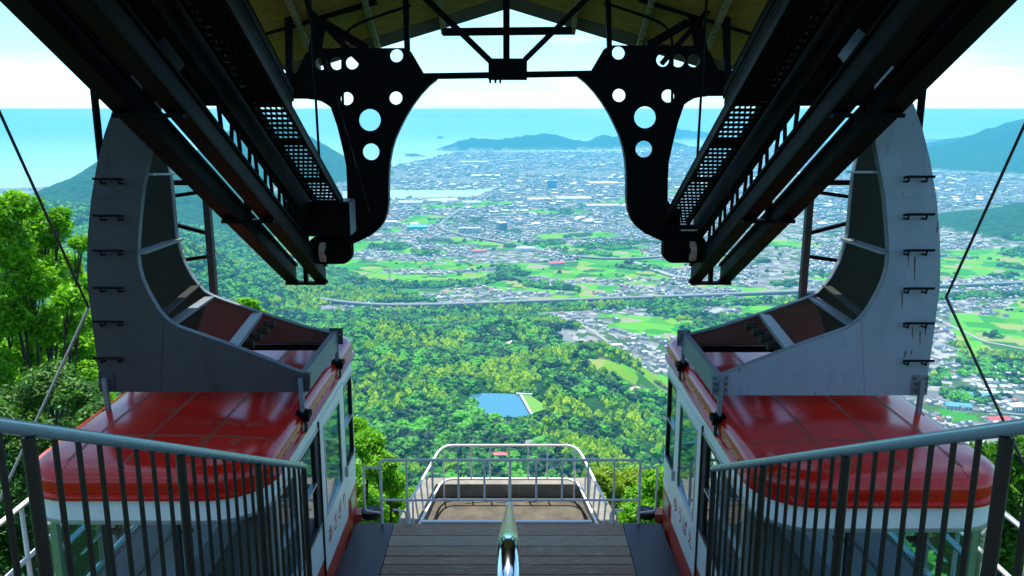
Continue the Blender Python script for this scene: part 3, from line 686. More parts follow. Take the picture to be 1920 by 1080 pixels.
shed(1167, 676, 44, 13, 12, whroof, 'white four-storey flats standing nearest the red cable car', rot=0.25, name='apartment_block', pitch=0.03)
shed(1150, 655, 40, 13, 12, whroof, 'white flats behind the two nearer blocks', rot=0.12, name='apartment_block', pitch=0.03)
shed(1098, 656, 16, 13, 14, wallw, 'narrow white flats block at the forest edge', rot=0.12, name='apartment_block', pitch=0.03)
for k, (x_, lab) in enumerate([(868, 'first white tower flats of the row by the green field'), (880, 'second white tower flats of the row by the green field'), (892, 'third white tower flats of the row by the green field')]):
    shed(x_, 437, 44, 24, 26, whroof, lab, rot=0.1, name='apartment_block', pitch=0.02)
shed(941, 430, 44, 30, 34, whroof, 'tall grey-blue office block on the plain', rot=0.5, name='office_block', pitch=0.02, wallm=mat('blue_grey_cladding', (0.30, 0.36, 0.45), 0.6, scale=.05))
shed(782, 430, 95, 60, 16, tealm, 'big teal-clad hall left of the curved road', rot=0.1, wallm=tealm, win=False)
shed(1035, 354, 62, 45, 62, bluebox, 'tall blue boiler house of the power plant', rot=0.1, name='boiler_house', wallm=bluebox, pitch=0.02, win=False)
for k, (x_, y_, w_, d_, lab) in enumerate([(1075, 374, 230, 120, 'huge white factory shed with long flat roof'), (910, 331, 260, 130, 'white factory hall by the far bay'), (830, 378, 190, 110, 'long white shed on the near bay shore'), (770, 382, 150, 90, 'white shed leftmost on the near bay shore'),
        (885, 382, 110, 80, 'white shed right of the two on the near bay shore'), (1010, 376, 150, 80, 'white works hall beside the long straight road'), (1130, 388, 200, 70, 'long white shed low behind the right bracket'), (890, 305, 320, 160, 'white dock shed near the far coast'), (1130, 345, 240, 140, 'white works shed behind the striped chimneys'),
        (985, 470, 75, 40, 'white-roofed market hall among the houses'), (715, 420, 160, 60, 'white shed at the foot of the left bracket')]):
    shed(x_, y_, w_, d_, 14, whroof, lab, rot=0.05 + 0.05 * (k % 3), name='factory_hall', pitch=0.03, win=False)
shed(1830, 745, 60, 26, 7, blroof, 'blue-roofed shed among the greenhouses', rot=-0.2)
shed(1795, 765, 46, 22, 7, blroof, 'blue-roofed shed beside the right hanger bracket', rot=-0.2)
shed(1905, 770, 30, 20, 12, whroof, 'white block of flats beside the crimson-roofed building', rot=0.1, name='apartment_block', pitch=.03)
# greenhouses: rows of white tunnels at the right, one by one
gi = 0
for r_ in range(5):
    for c_ in range(5):
        p = ground_at(1815 + c_ * 23 + r_ * 7, 690 + r_ * 12)
        R_ = Matrix.Rotation(-0.25, 4, 'Z'); mb = MB(); n_ = 8
        pts = [(math.cos(math.pi * i / n_) * 6.5, math.sin(math.pi * i / n_) * 4.2) for i in range(n_ + 1)]
        poly = [p + R_ @ Vector((-8, q[0], q[1] + 1)) for q in pts] + [p + R_ @ Vector((-8, -6.5, -4)), p + R_ @ Vector((-8, 6.5, -4))]
        mb.prism(poly, R_ @ Vector((17, 0, 0)))
        o = mb.build('greenhouse', ghm); rw = ('row farthest from the railing', 'second farthest row', 'middle row', 'second nearest row', 'row nearest the railing')[r_]; tag(o, 'white tunnel greenhouse on the plain, in the ' + rw, 'greenhouse', 'white greenhouses of the ' + rw)
# striped chimneys
stripeR, stripeW = mat('chimney_red', (0.6, 0.08, 0.07), 0.7), mat('chimney_white', (0.78, 0.78, 0.78), 0.7)
def chimney(px, py, h_, label, striped=True):
    p = ground_at(px, py); t = thing('chimney', p, label, 'chimney')
    k = 7
    for i in range(k):
        a = i / k; b = (i + 1) / k
        MB().tube([p + Vector((0, 0, h_ * a - 2)), p + Vector((0, 0, h_ * b - 2))], 7 - 3 * a, 12, r1=7 - 3 * b).build('band', stripeR if (striped and i % 2 == k % 2 - 1 or striped and i % 2 == 0) else stripeW, t)
chimney(988, 352, 150, 'tall red and white striped chimney by the inlet')
chimney(1054, 362, 120, 'red and white striped chimney beside the blue boiler house')
chimney(926, 332, 110, 'plain white chimney of the far factory', False)
# pylons
pyl = mat('galvanised_steel', (0.55, 0.60, 0.62), 0.5, metal=0.3)
def pylon(px, py, h_, label):
    p = ground_at(px, py); t = thing('pylon', p, label, 'pylon')
    leg = MB(); b = h_ * 0.09; top = h_ * 0.015
    for sx in (-1, 1):
        for sy in (-1, 1): MB().bar(p + Vector((sx * b, sy * b, -4)), p + Vector((sx * top, sy * top, h_)), .7, .7).build('leg', pyl, t)
    br = MB()
    for i in range(7):
        z0, z1 = h_ * i / 7, h_ * (i + 1) / 7; w0 = b + (top - b) * i / 7; w1 = b + (top - b) * (i + 1) / 7
        for sy in (-1, 1):
            br.bar(p + Vector((-w0, sy * w0, z0)), p + Vector((w1, sy * w1, z1)), .4, .4); br.bar(p + Vector((w0, sy * w0, z0)), p + Vector((-w1, sy * w1, z1)), .4, .4)
    br.build('bracing', pyl, t)
    for zz in (.68, .8, .92): MB().bar(p + Vector((-h_ * .14, 0, h_ * zz)), p + Vector((h_ * .14, 0, h_ * zz)), .7, .7).build('cross_arm', pyl, t)
pylon(453, 520, 46, 'steel pylon seen left of the left track girders'); pylon(731, 530, 46, 'steel pylon at the edge of the rice fields'); pylon(640, 535, 44, 'steel pylon below the left pulley housing'); pylon(497, 505, 42, 'steel pylon between the left cable car arm and girder end')
# island
def island(px, py, w_, h_, label):
    p = atZ(px, py, SEA); mb = MB(); n_ = 24; rings = [(1, -8), (1, 0), (.8, .45), (.5, .85), (.2, 1)]
    vs_ = []; fs = []
    for r_, zz in rings:
        for i in range(n_):
            a = 2 * math.pi * i / n_; rr = r_ * (1 + .25 * mnoise.noise(Vector((math.cos(a) * 1.3, math.sin(a) * 1.3, zz))))
            vs_.append((p.x + math.cos(a) * w_ * rr, p.y + math.sin(a) * w_ * rr, SEA + (zz if zz < 0 else zz * h_)))
    for k in range(len(rings) - 1):
        for i in range(n_): fs.append((k * n_ + i, k * n_ + (i + 1) % n_, (k + 1) * n_ + (i + 1) % n_, (k + 1) * n_ + i))
    fs.append(tuple((len(rings) - 1) * n_ + i for i in range(n_)))
    o = mb.add(vs_, fs).build('island', mat('island_woods', (0.03, 0.08, 0.02), .9, scale=.01, var=.5), smooth=True); tag(o, label, kind='structure')
island(826, 259, 85, 46, 'lone wooded island out at sea'); island(775, 292, 110, 30, 'low islet off the bay shore')
# haze: one even box of air over land and sea
hb = MB().box(-29000, 29000, -900, 23000, SEA - 12, 14.5).mesh('haze', [])
hm = bpy.data.materials.new('haze_air'); hm.use_nodes = True; t = hm.node_tree; t.nodes.clear()
pv = t.nodes.new('ShaderNodeVolumePrincipled'); pv.inputs['Color'].default_value = (0.13, 0.70, 1.0, 1); pv.inputs['Density'].default_value = 7.8e-5; pv.inputs['Anisotropy'].default_value = 0.0
ho = t.nodes.new('ShaderNodeOutputMaterial'); t.links.new(pv.outputs[0], ho.inputs['Volume'])
hb.materials.append(hm); haze = link('haze', hb); tag(haze, kind='stuff')
# ================================================================== STATION: platform
DY = 11.25
slab = MB().box(-2.28, 2.28, 7.4, DY - 0.02, -0.5, -0.075)
plat = slab.build('platform', M['conc']); tag(plat, 'timber and tread plate landing platform between the two cable cars', kind='structure')
MB().box(-2.0, 2.0, DY - .35, DY - .03, -3.5, -0.5).build('support_wall', M['conc'], plat)
edges = [11.25, 10.89, 10.59, 10.33, 10.12, 9.87, 9.62, 9.37, 9.12, 8.87, 8.62, 8.37, 8.12, 7.87]
for i in range(len(edges) - 1):
    y1, y0 = edges[i], edges[i + 1]; g = 0.006; dz = random.uniform(-.004, .004)
    mb = MB(); nseg = 8
    for sgm in range(nseg):
        xa = -1.69 + 3.38 * sgm / nseg; xb = -1.69 + 3.38 * (sgm + 1) / nseg
    mb.hexa([(-1.69, y0 + g, -.07), (1.69, y0 + g, -.07), (1.69, y1 - g, -.07), (-1.69, y1 - g, -.07), (-1.69, y0 + g + .006, dz), (1.69, y0 + g + .006, dz + random.uniform(-.003, .003)), (1.69, y1 - g - .006, dz), (-1.69, y1 - g - .006, dz)])
    mb.build('plank', M[('wood', 'wood2', 'wood', 'wood3', 'wood2')[(i * 3 + i // 2) % 5]], plat)
# tread plates with raised lozenges
def tread(sx):
    mb = MB().box(min(sx * 1.70, sx * 2.26), max(sx * 1.70, sx * 2.26), 7.9, DY, -.07, .006)
    for i in range(10):
        for j in range(62):
            cx_ = sx * (1.73 + i * .052 + (.026 if j % 2 else 0)); cy_ = 7.93 + j * .0535; a = .8 if (i + j) % 2 else -.8
            dx, dy = math.cos(a) * .018, math.sin(a) * .018; ex_, ey_ = -math.sin(a) * .005, math.cos(a) * .005
            mb.add([(cx_ - dx, cy_ - dy, .0065), (cx_ + ex_, cy_ + ey_, .0065), (cx_ + dx, cy_ + dy, .0065), (cx_ - ex_, cy_ - ey_, .0065), (cx_, cy_, .0115)], [(0, 1, 4), (1, 2, 4), (2, 3, 4), (3, 0, 4)])
    mb.build('tread_plate', M['tread'], plat)
tread(-1); tread(1)
for sx in (-1, 1):   # red painted kerb between platform and car
    mb = MB().box(min(sx * 2.262, sx * 2.30), max(sx * 2.262, sx * 2.30), 7.6, 10.45, -.4, .05)
    mb.build('edge_strip', mat('worn_red_edge_%d' % (sx + 1), (0.22, 0.035, 0.02), .8, var=.5, scale=18, wear=(.08, .06, .05), wscale=14, wpos=.55), plat)
MB().box(-1.30, 1.24, DY + .004, DY + .06, -.06, .022).build('nosing', M['whiterail'], plat)

# stairs (below the frame) and their stringer walls
stair = MB()
for i in range(24):
    z1 = 4.62 - i * .2; y0 = -.55 + i * .40
    stair.box(-1.35, 1.35, y0, y0 + .42, z1 - .5, z1 - .2)
so = stair.build('steps', M['stairc']); tag(so, kind='structure')
for sx in (-1, 1):
    mb = MB(); a = []
    mb.hexa([(sx * 1.36 - (.28 if sx < 0 else 0), -.6, 0), (sx * 1.36 + (.28 if sx > 0 else 0), -.6, 0), (sx * 1.36 + (.28 if sx > 0 else 0), 7.3, 0), (sx * 1.36 - (.28 if sx < 0 else 0), 7.3, 0),
             (sx * 1.36 - (.28 if sx < 0 else 0), -.6, 5.35), (sx * 1.36 + (.28 if sx > 0 else 0), -.6, 5.35), (sx * 1.36 + (.28 if sx > 0 else 0), 7.3, 1.5), (sx * 1.36 - (.28 if sx < 0 else 0), 7.3, 1.5)])
    o = mb.build('stringer_wall', M['stairc']); tag(o, kind='structure')

bw = MB().box(-6.5, 6.5, -3.4, -3.1, -4, 5.0).build('station_wall', M['stairc']); tag(bw, kind='structure')
# ------------------------------------------------------------------ stair railings
def railing(sx, label):
    x = sx * 1.5
    far = atX(568, 874, -1.5) if sx < 0 else atX(1340, 878, 1.5); near = atX(-60, 789, -1.5) if sx < 0 else atX(1985, 791, 1.5)
    d = (near - far)
    top = near + d * 1.05
    t = thing('stair_railing', (x, 4, 2.5), label, 'railing', 'railings flanking the stairs')
    r = .024
    hr = MB().tube([far + Vector((0, .03, -.02)), far, top], r, 16).build('handrail', M['rail'], t, True)
    L0 = far.y; 
    zat = lambda y: far.z + (y - far.y) * (top.z - far.z) / (top.y - far.y)
    posts = [far.y + .012] + [atX(q, 850, x).y for q in ((482, 338, 57) if sx < 0 else (1433, 1587, 1884))] + [1.3]
    posts = [p_ if i_ in (0, 4) else p_ for i_, p_ in enumerate(posts)]
    for y in posts:
        zt = zat(y) - .026
        MB().tube([(x, y, zt - 1.7), (x, y, zt)], .0215, 14).build('post', M['baluster'], t, True)
    tp = None
    ys = []
    srt = sorted(posts)
    for a, b in zip(srt[:-1], srt[1:]):
        n = 8
        ys += [a + (b - a) * k / n for k in range(1, n)]
    bm_ = MB().tube([(0, 0, -1.62), (0, 0, 0)], .0105, 8).mesh('baluster', M['baluster'], True)
    for y in ys: inst('baluster', bm_, t, (x, y, zat(y) - r * .5))
    MB().tube([(x, far.y, zat(far.y) - 1.6), (x, 1.0, zat(1.0) - 1.6)], .014, 8).build('bottom_rail', M['baluster'], t, True)
    return t
railing(-1, 'blue-grey stair railing with brown balusters in front of the left cable car')
railing(1, 'blue-grey stair railing with brown balusters in front of the right cable car')
# central polished rail, seen from its upper end
t = thing('centre_handrail', (0, 4, 2.5), 'polished steel centre handrail running down the middle of the stairs', 'handrail')
a = Vector((0, 1.72, 5.03)); b = Vector((0.012, 6.9, 2.50)); d = (b - a).normalized()
e = a - d * .10
pth = [Vector((0, 1.50, 4.0)), Vector((0, 1.50, 4.86)), Vector((0, 1.508, 4.93)), Vector((0, 1.53, 4.985)), Vector((0, 1.565, 5.02)), Vector((0, 1.61, 5.04)), Vector((0, 1.66, 5.045)), a, a + d * .2, b]
MB().tube(pth, .0255, 24).build('rail', M['chrome'], t, True)
MB().tube([b, b + d * .05, b + Vector((0, .07, -.08)), b + Vector((0, .08, -.2)), b + Vector((0, .08, -1.3))], .022, 14).build('end_post', M['chrome'], t, True)
for k in (0.0, .12): 
    q = b - d * (.1 + k); MB().tube([q, q + d * .03], .031, 16).build('collar', M['chrome'], t, True)
MB().tube([Vector((0, 4.2, 3.79)), Vector((0, 4.2, 2.2))], .02, 12).build('post', M['chrome'], t, True)

# ------------------------------------------------------------------ white barrier across the platform end
t = thing('barrier', (0, DY - .04, 0), 'white tubular barrier with balusters across the platform end', 'barrier')
Y = DY - .03; xl, xr, zt, zm = -1.865, 1.925, 1.015, .385; r = .021
def arcpts(p0, c, p1, n=5):
    p0, c, p1 = Vector(p0), Vector(c), Vector(p1)
    return [(1 - s) ** 2 * p0 + 2 * s * (1 - s) * c + s * s * p1 for s in [i / n for i in range(n + 1)]]
MB().tube([(xl, Y, .0), *arcpts((xl, Y, zt - .08), (xl, Y, zt), (xl + .08, Y, zt)), *arcpts((xr - .08, Y, zt), (xr, Y, zt), (xr, Y, zt - .08)), (xr, Y, 0)], r, 12).build('frame', M['whiterail'], t, True)
MB().tube([(xl, Y, zm), (xr, Y, zm)], r * .85, 10).build('lower_rail', M['whiterail'], t, True)
bal = MB().tube([(0, 0, zm), (0, 0, zt)], .0155, 8).mesh('baluster', M['whiterail'], True)
n = 10
for i in range(1, n): inst('baluster', bal, t, (xl + (xr - xl) * i / n, Y, 0))
for x in (xl + (xr - xl) * .1, xl + (xr - xl) * .9): MB().tube([(x, Y, 0), (x, Y, zm)], .022, 10).build('post', M['whiterail'], t, True)
MB().tube([(xl + .46, Y, zm), (xl + .46, Y, 0)], .014, 8).build('post', M['whiterail'], t, True)
for sx, x0 in ((-1, xl), (1, xr)):
    MB().tube([(x0, Y, zt - .13), *arcpts((x0 + sx * .20, Y + .05, zt - .13), (x0 + sx * .26, Y + .06, zt - .13), (x0 + sx * .26, Y + .06, zt - .2)), *arcpts((x0 + sx * .26, Y + .06, .26), (x0 + sx * .26, Y + .06, .18), (x0 + sx * .2, Y + .05, .18)), (x0, Y, .18)], .016, 10).build('side_loop', M['whiterail'], t, True)
# railing round the pit
t = thing('pit_railing', (0, 12.4, -.5), 'white tapered railing round the concrete pit beyond the barrier', 'railing')
YF = 13.3
fl, fr_ = atY(836, 833, YF), atY(1073, 837, YF)
zt = (fl.z + fr_.z) / 2; xf0, xf1 = fl.x - .1, fr_.x + .1
nl, nr = atY(764, 947, 11.32), atY(1137, 945, 11.32); 
zb = atY(842, 898, YF).z
top = [Vector((nl.x, 11.32, nl.z)), *arcpts((xf0 - .04, YF - .35, zt - .03), (xf0 + .02, YF, zt), (xf0 + .22, YF, zt)), *arcpts((xf1 - .22, YF, zt), (xf1 - .02, YF, zt), (xf1 + .04, YF - .35, zt - .03)), Vector((nr.x, 11.32, nr.z))]
MB().tube(top, .021, 12).build('top_rail', M['whiterail'], t, True)
lo_l, lo_r = Vector((-1.36, 11.32, -.12)), Vector((1.36, 11.32, -.12))
low = [lo_l, *arcpts((xf0 - .03, YF - .35, zb - .02), (xf0 + .02, YF, zb), (xf0 + .22, YF, zb)), *arcpts((xf1 - .22, YF, zb), (xf1 - .02, YF, zb), (xf1 + .03, YF - .35, zb - .02)), lo_r]
MB().tube(low, .021, 12).build('bottom_rail', M['whiterail'], t, True)
for i in range(7):
    s = i / 6; x = xf0 + .2 + (xf1 - xf0 - .4) * s if 0 < i < 6 else (xf0 + .06 if i == 0 else xf1 - .06)
    zf = -.62 if i in (0, 3, 6) else zb
    yb = YF - (.06 if i in (0, 6) else 0)
    MB().tube([(x, yb, zf), (x, yb, zt)], .0145, 8).build('baluster', M['whiterail'], t, True)
for sx, A0, A1, B0, B1 in ((-1, top[0], top[1], low[0], low[1]), (1, top[-1], top[-2], low[-1], low[-2])):
    for k in (.02, .22, .42, .62, .82):
        p = A0.lerp(A1, k); q = B0.lerp(B1, k); q = Vector((p.x * .5 + q.x * .5, p.y, q.z)); q.x = q.x
        MB().tube([p, Vector((q.x, p.y, q.z if k > .1 else -.5))], .0145, 8).build('baluster', M['whiterail'], t, True)
    x = sx * 1.62
    MB().tube([(sx * 1.72, 11.36, .16), *arcpts((sx * 1.62, 11.42, .12), (sx * 1.54, 11.46, .1), (sx * 1.54, 11.46, 0)), (sx * 1.54, 11.46, -.6)], .016, 8).build('return_rail', M['whiterail'], t, True)
    MB().tube([(sx * 1.63, 11.42, .1), (sx * 1.63, 11.42, -.6)], .014, 8).build('return_post', M['whiterail'], t, True)
# pit: floor and low walls
pit = MB().box(-1.5, 1.5, DY - .02, 13.5, -1.25, -.62).build('pit', M['pitfloor']); tag(pit, 'gritty concrete pit floor beyond the barrier', kind='structure')
pz = atY(822, 905, 13.42).z
MB().box(-1.42, 1.42, 13.36, 13.62, -1.3, pz).build('pit_wall', M['conc'], pit)
for sx in (-1, 1):
    p0 = Vector((sx * 1.62, DY, -.22)); p1 = Vector((sx * 1.40, 13.36, pz))
    mb = MB(); 
    mb.hexa([(sx * 1.50, DY, -1.3), (sx * 1.78, DY, -1.3), (sx * 1.52, 13.62, -1.3), (sx * 1.26, 13.355, -1.3), (sx * 1.50, DY, -.24), (sx * 1.78, DY, -.24), (sx * 1.52, 13.62, pz + .003), (sx * 1.26, 13.355, pz + .003)])
    mb.build('pit_wall', M['conc'], pit)
for (x, y, l_, a) in [(-.75, 13.1, .3, .3), (-.55, 13.2, .22, -.4), (-.2, 13.15, .16, 0), (.3, 13.15, .2, 0.1)]:
    o = MB().bar((x, y, -.612), (x + l_ * math.cos(a), y + l_ * math.sin(a) * .5, -.607), .015, .01).build('fallen_twig', M['batten'])
    tag(o, 'dry twig on the pit floor by the wall', 'twig', 'dry twigs lying in the pit')
for sx, lab in ((-1, 'left'), (1, 'right')):
    t = thing('bumper_wheel', (sx * 2.14, 11.5, -.1), 'black rubber bumper wheel on orange bracket beside %s cable car' % ('the left' if sx < 0 else 'the right'), 'bumper')
    MB().tube([(sx * 2.08, 11.52, -.02), (sx * 2.08, 11.52, .075)], .14, 22).build('tyre', M['rubber'], t, True)
    MB().tube([(sx * 2.08, 11.52, -.03), (sx * 2.08, 11.52, .09)], .055, 14).build('hub', M['grey2'], t, True)
    MB().box(min(sx * 2.2, sx * 2.5), max(sx * 2.2, sx * 2.5), 11.40, 11.62, -.06, .06).build('bracket', M['orange'], t)
    MB().bar((sx * 2.3, 11.3, -.3), (sx * 2.3, 11.52, -.06), .08, .08).build('strut', M['black'], t)

for sx in (-1, 1):
    o = MB().box(min(sx * 2.29, sx * 5.28), max(sx * 2.29, sx * 5.28), 4.5, 12.4, -1.9, -1.2).build('added_docking_slab', M['stairc']); tag(o, kind='structure')  # unseen slab added under each car to stop green bounce light
    o = MB().box(min(sx * 1.66, sx * 5.28), max(sx * 1.66, sx * 5.28), 4.2, 4.5, -1.9, 1.9).build('docking_wall', M['stairc']); tag(o, kind='structure')
# ------------------------------------------------------------------ overhead steelwork, all inclined with the line
SL = 0.5
def zb_(Y): return 3.27 + (13.0 - Y) * SL
SDIR = Vector((0, 1, -SL)).normalized()
def inc_box(mb, x0, x1, ya, yb, dz0, dz1, mi=0):
    return mb.hexa([(x0, ya, zb_(ya) + dz0), (x1, ya, zb_(ya) + dz0), (x1, yb, zb_(yb) + dz0), (x0, yb, zb_(yb) + dz0), (x0, ya, zb_(ya) + dz1), (x1, ya, zb_(ya) + dz1), (x1, yb, zb_(yb) + dz1), (x0, yb, zb_(yb) + dz1)], mi)
for sx in (-1, 1):
    side = 'left' if sx < 0 else 'right'
    xx = lambda a, b: (min(sx * a, sx * b), max(sx * a, sx * b))
    t = thing('track_girder', (sx * 3.2, 13, 3.2), 'twin dark steel track beams sloping down above the %s cable car' % side, 'girder', 'sloping track girders')
    for (a, b, nm) in ((3.55, 3.36, 'outer_beam'), (3.08, 2.89, 'inner_beam')):
        x0, x1 = xx(a, b); 
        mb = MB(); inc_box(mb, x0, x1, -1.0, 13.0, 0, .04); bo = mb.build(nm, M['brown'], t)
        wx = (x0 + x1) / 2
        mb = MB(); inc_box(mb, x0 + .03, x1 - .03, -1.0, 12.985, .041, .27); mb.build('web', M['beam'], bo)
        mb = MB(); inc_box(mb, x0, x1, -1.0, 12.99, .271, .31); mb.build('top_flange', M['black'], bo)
    for y in (12.9, 10.2, 7.6, 5.2):
        x0, x1 = xx(3.54, 2.90)
        mb = MB(); mb.box(x0, x1, y - .07, y + .07, zb_(y) - .045, zb_(y) - .003 + (0 if y > 12 else .0)); mb.build('tie_plate', M['black'], t)
        mb = MB(); mb.box(sx * 3.22 - .03, sx * 3.22 + .03, y - .05, y + .05, zb_(y) - .003, zb_(y) + .3); mb.build('tie_post', M['black'], t)
    # lattice beside the inner beam (handrail of the walkway)
    mb = MB(); mb2 = None
    xl_ = sx * 2.80
    for y in [9.0 + .34 * k for k in range(10)]:
        pass
    st = thing('walkway', (sx * 2.6, 12, 4.5), 'inclined perforated steel walkway along the %s track girder' % side, 'walkway', 'perforated walkways beside the tracks')
    yend = 12.0 if sx < 0 else 12.75
    x0, x1 = xx(2.78, 2.42); off = .85
    # floor: punched sheet built as slotted strips
    mb = MB(); w_ = x1 - x0
    y = yend - .05; k = 0
    while y > 7.2:
        inc_box(mb, x0, x1, y - .05, y, off, off + .012)
        nsl = 6
        for j in range(nsl + 1):
            cx_ = x0 + (j + (.5 if k % 2 else 0)) * w_ / nsl
            if cx_ < x1 - .02: inc_box(mb, cx_, cx_ + .02, y - .11, y - .05, off + .001, off + .011)
        y -= .11; k += 1
    g = mb.build('grating', M['black'], st); 
    for (a_, b_) in ((9.9, 10.05), (11.0, 11.1), (8.8, 9.0)):
        mb = MB(); inc_box(mb, x0, x1, a_, b_, off - .02, off - .004); mb.build('cross_bearer', M['black'], st)
    for xe, m_ in ((x0, M['grey2'] if sx < 0 else M['black']), (x1, M['grey2'] if sx > 0 else M['black'])):
        mb = MB(); inc_box(mb, xe - .022, xe + .022, 3.0, yend, off - .02, off + .09); mb.build('side_channel', M['beam'] if abs(xe) < 2.6 else M['black'], st)
    mb = MB(); inc_box(mb, sx * 2.405 - .012, sx * 2.405 + .012, 3.0, yend, off + .091, off + .115); mb.build('edge_angle', M['beam'], st)
    # lattice between walkway and beam
    for k in range(13):
        y = 8.6 + k * .28
        if y > yend: break
        mb = MB(); A_ = Vector((sx * 2.93, y, zb_(y) + .31)); B_ = Vector((sx * 2.93, y + (.07 if k % 2 else -.05), zb_(y) + .62)); mb.bar(A_, B_, .035, .035, (1, 0, 0)); mb.build('lattice_bar', M['black'], st)
    mb = MB(); inc_box(mb, *xx(2.98, 2.87), 3.0, yend, .58, .95); mb.build('lattice_chord', M['black'], st)
    if sx > 0:
        mb = MB(); mb.box(2.30, 3.05, yend - .05, yend + .0, zb_(yend) + .72, zb_(yend) + .86); mb.build('end_angle', M['black'], st)
        MB().box(2.62, 2.95, yend - .3, yend - .28, zb_(yend) + .80, zb_(yend) + .82).build('tag_plate', M['cream'], st)
    MB().tube([(sx * 2.62, 11.6, zb_(11.6) + .9), (sx * 2.66, 11.6, 8.5)], .018, 8).build('hanger_rod', M['black'], st, True)
    # canopy over the track
    cn = thing('track_canopy', (sx * 3.7, 5, 8.8), 'dark sloping steel canopy over the %s track' % side, 'canopy', 'steel canopies over the tracks')
    x0, x1 = xx(4.72, 2.64)
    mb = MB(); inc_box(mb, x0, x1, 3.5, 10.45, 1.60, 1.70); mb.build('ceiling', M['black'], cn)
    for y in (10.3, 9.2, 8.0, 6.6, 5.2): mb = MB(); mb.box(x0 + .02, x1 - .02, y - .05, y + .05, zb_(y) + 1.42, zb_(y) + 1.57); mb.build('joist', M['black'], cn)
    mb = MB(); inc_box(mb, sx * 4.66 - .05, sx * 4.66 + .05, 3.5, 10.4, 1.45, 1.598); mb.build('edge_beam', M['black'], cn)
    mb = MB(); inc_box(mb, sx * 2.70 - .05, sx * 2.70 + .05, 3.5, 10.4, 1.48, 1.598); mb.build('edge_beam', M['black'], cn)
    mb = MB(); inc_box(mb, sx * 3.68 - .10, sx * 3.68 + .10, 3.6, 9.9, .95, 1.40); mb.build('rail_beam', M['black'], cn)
    pst = atY(177, 165, 10.5).x * -sx if sx > 0 else atY(177, 165, 10.5).x
    pst = sx * 5.12
    pt = MB().tube([(pst, 10.5, -6), (pst, 10.5, 6.4)], .045, 12).build('post', M['black'], cn, True)
    MB().box(*xx(5.14, 4.6), 10.45, 10.52, 6.12, 6.2).build('arm', M['black'], cn)
    # trolley running on the beams, above the car
    # lattice mast behind the hanger
    lm = thing('lattice_mast', (sx * 4.45, 11.6, -4), 'grey steel lattice mast standing behind the %s hanger arm' % side, 'mast', 'lattice masts behind the hanger arms')
    xa = sx * 4.23; xb = sx * 5.2
    for x_ in (xa, xb): MB().box(x_ - .045, x_ + .045, 11.55, 11.65, -7, 5.05).build('leg', M['grey2'] if x_ == xa else M['black'], lm)
    zz = 5.0; k = 0
    while zz > 0:
        z2 = zz - .46
        MB().bar((xb, 11.6, zz if k % 2 else z2 + .2), (xa, 11.6, z2 + .2 if k % 2 else z2 + .34), .05, .06, (0, 1, 0)).build('brace', M['black'], lm)
        zz = z2; k += 1
    MB().bar((xb, 11.6, 5.0), (xa, 11.6, 5.0), .07, .07).build('brace', M['black'], lm)
    # pulley below the bracket
    pl = thing('pulley', (sx * 2.5, 12.45, 3.4), 'rope pulley in dark housing at the foot of the %s bracket' % side, 'pulley', 'rope pulleys under the brackets')
    pc_ = atY(637, 470, 12.5) if sx < 0 else atY(1266, 468, 12.5)
    w0, h0 = .245, .20
    def rrect(cx_, cz, hw, hh, r_, Yp, n_=6):
        out = []
        for (qx, qz, a0) in ((1, -1, -90), (1, 1, 0), (-1, 1, 90), (-1, -1, 180)):
            for i in range(n_ + 1):
                a = math.radians(a0 + 90 * i / n_); out.append(Vector((cx_ + qx * (hw - r_) + r_ * math.cos(a), Yp, cz + qz * (hh - r_) + r_ * math.sin(a))))
        return out
    MB().prism(rrect(pc_.x + sx * .13, pc_.z + .02, .33, .215, .16, 12.42), (0, .035, 0)).build('side_cheek', M['black'], pl)
    MB().prism(rrect(pc_.x + sx * .13, pc_.z + .02, .33, .215, .16, 12.56), (0, .035, 0)).build('side_cheek', M['black'], pl)
    wx = atY(604, 470, 12.3).x if sx < 0 else atY(1300, 470, 12.3).x
    MB().tube([(wx - .035, 12.36, pc_.z - .0), (wx + .035, 12.36, pc_.z - .0)], .15, 24).build('wheel', mat('rusty_wheel_%s' % side, (.55, .45, .36), .5, col2=(.22, .10, .04), scale=14), pl, True)
    MB().tube([(wx - .05, 12.36, pc_.z), (wx + .05, 12.36, pc_.z)], .05, 14).build('axle', M['black'], pl, True)
    MB().box(pc_.x - .05, pc_.x + .05, 12.455, 12.555, pc_.z + .2, zb_(12.5) + 1.0).build('hanger', M['black'], pl)
# steel box on the left walkway end
t = thing('equipment_box', (-2.75, 11.9, 4.4), 'dark steel equipment box fixed across the end of the left walkway', 'box')
p0 = atY(539, 443, 11.92); p1 = atY(654, 380, 11.92)
MB().box(p0.x, p1.x, 11.92, 12.35, p0.z, p1.z).build('casing', M['black'], t)
MB().box(p1.x + .002, p1.x + .012, 11.925, 12.345, p0.z + .02, p1.z - .002).build('side_sheet', M['greyedge'], t)
MB().box(p0.x - .01, p1.x + .012, 11.91, 12.36, p1.z + .002, p1.z + .02).build('lid', M['grey2'], t)

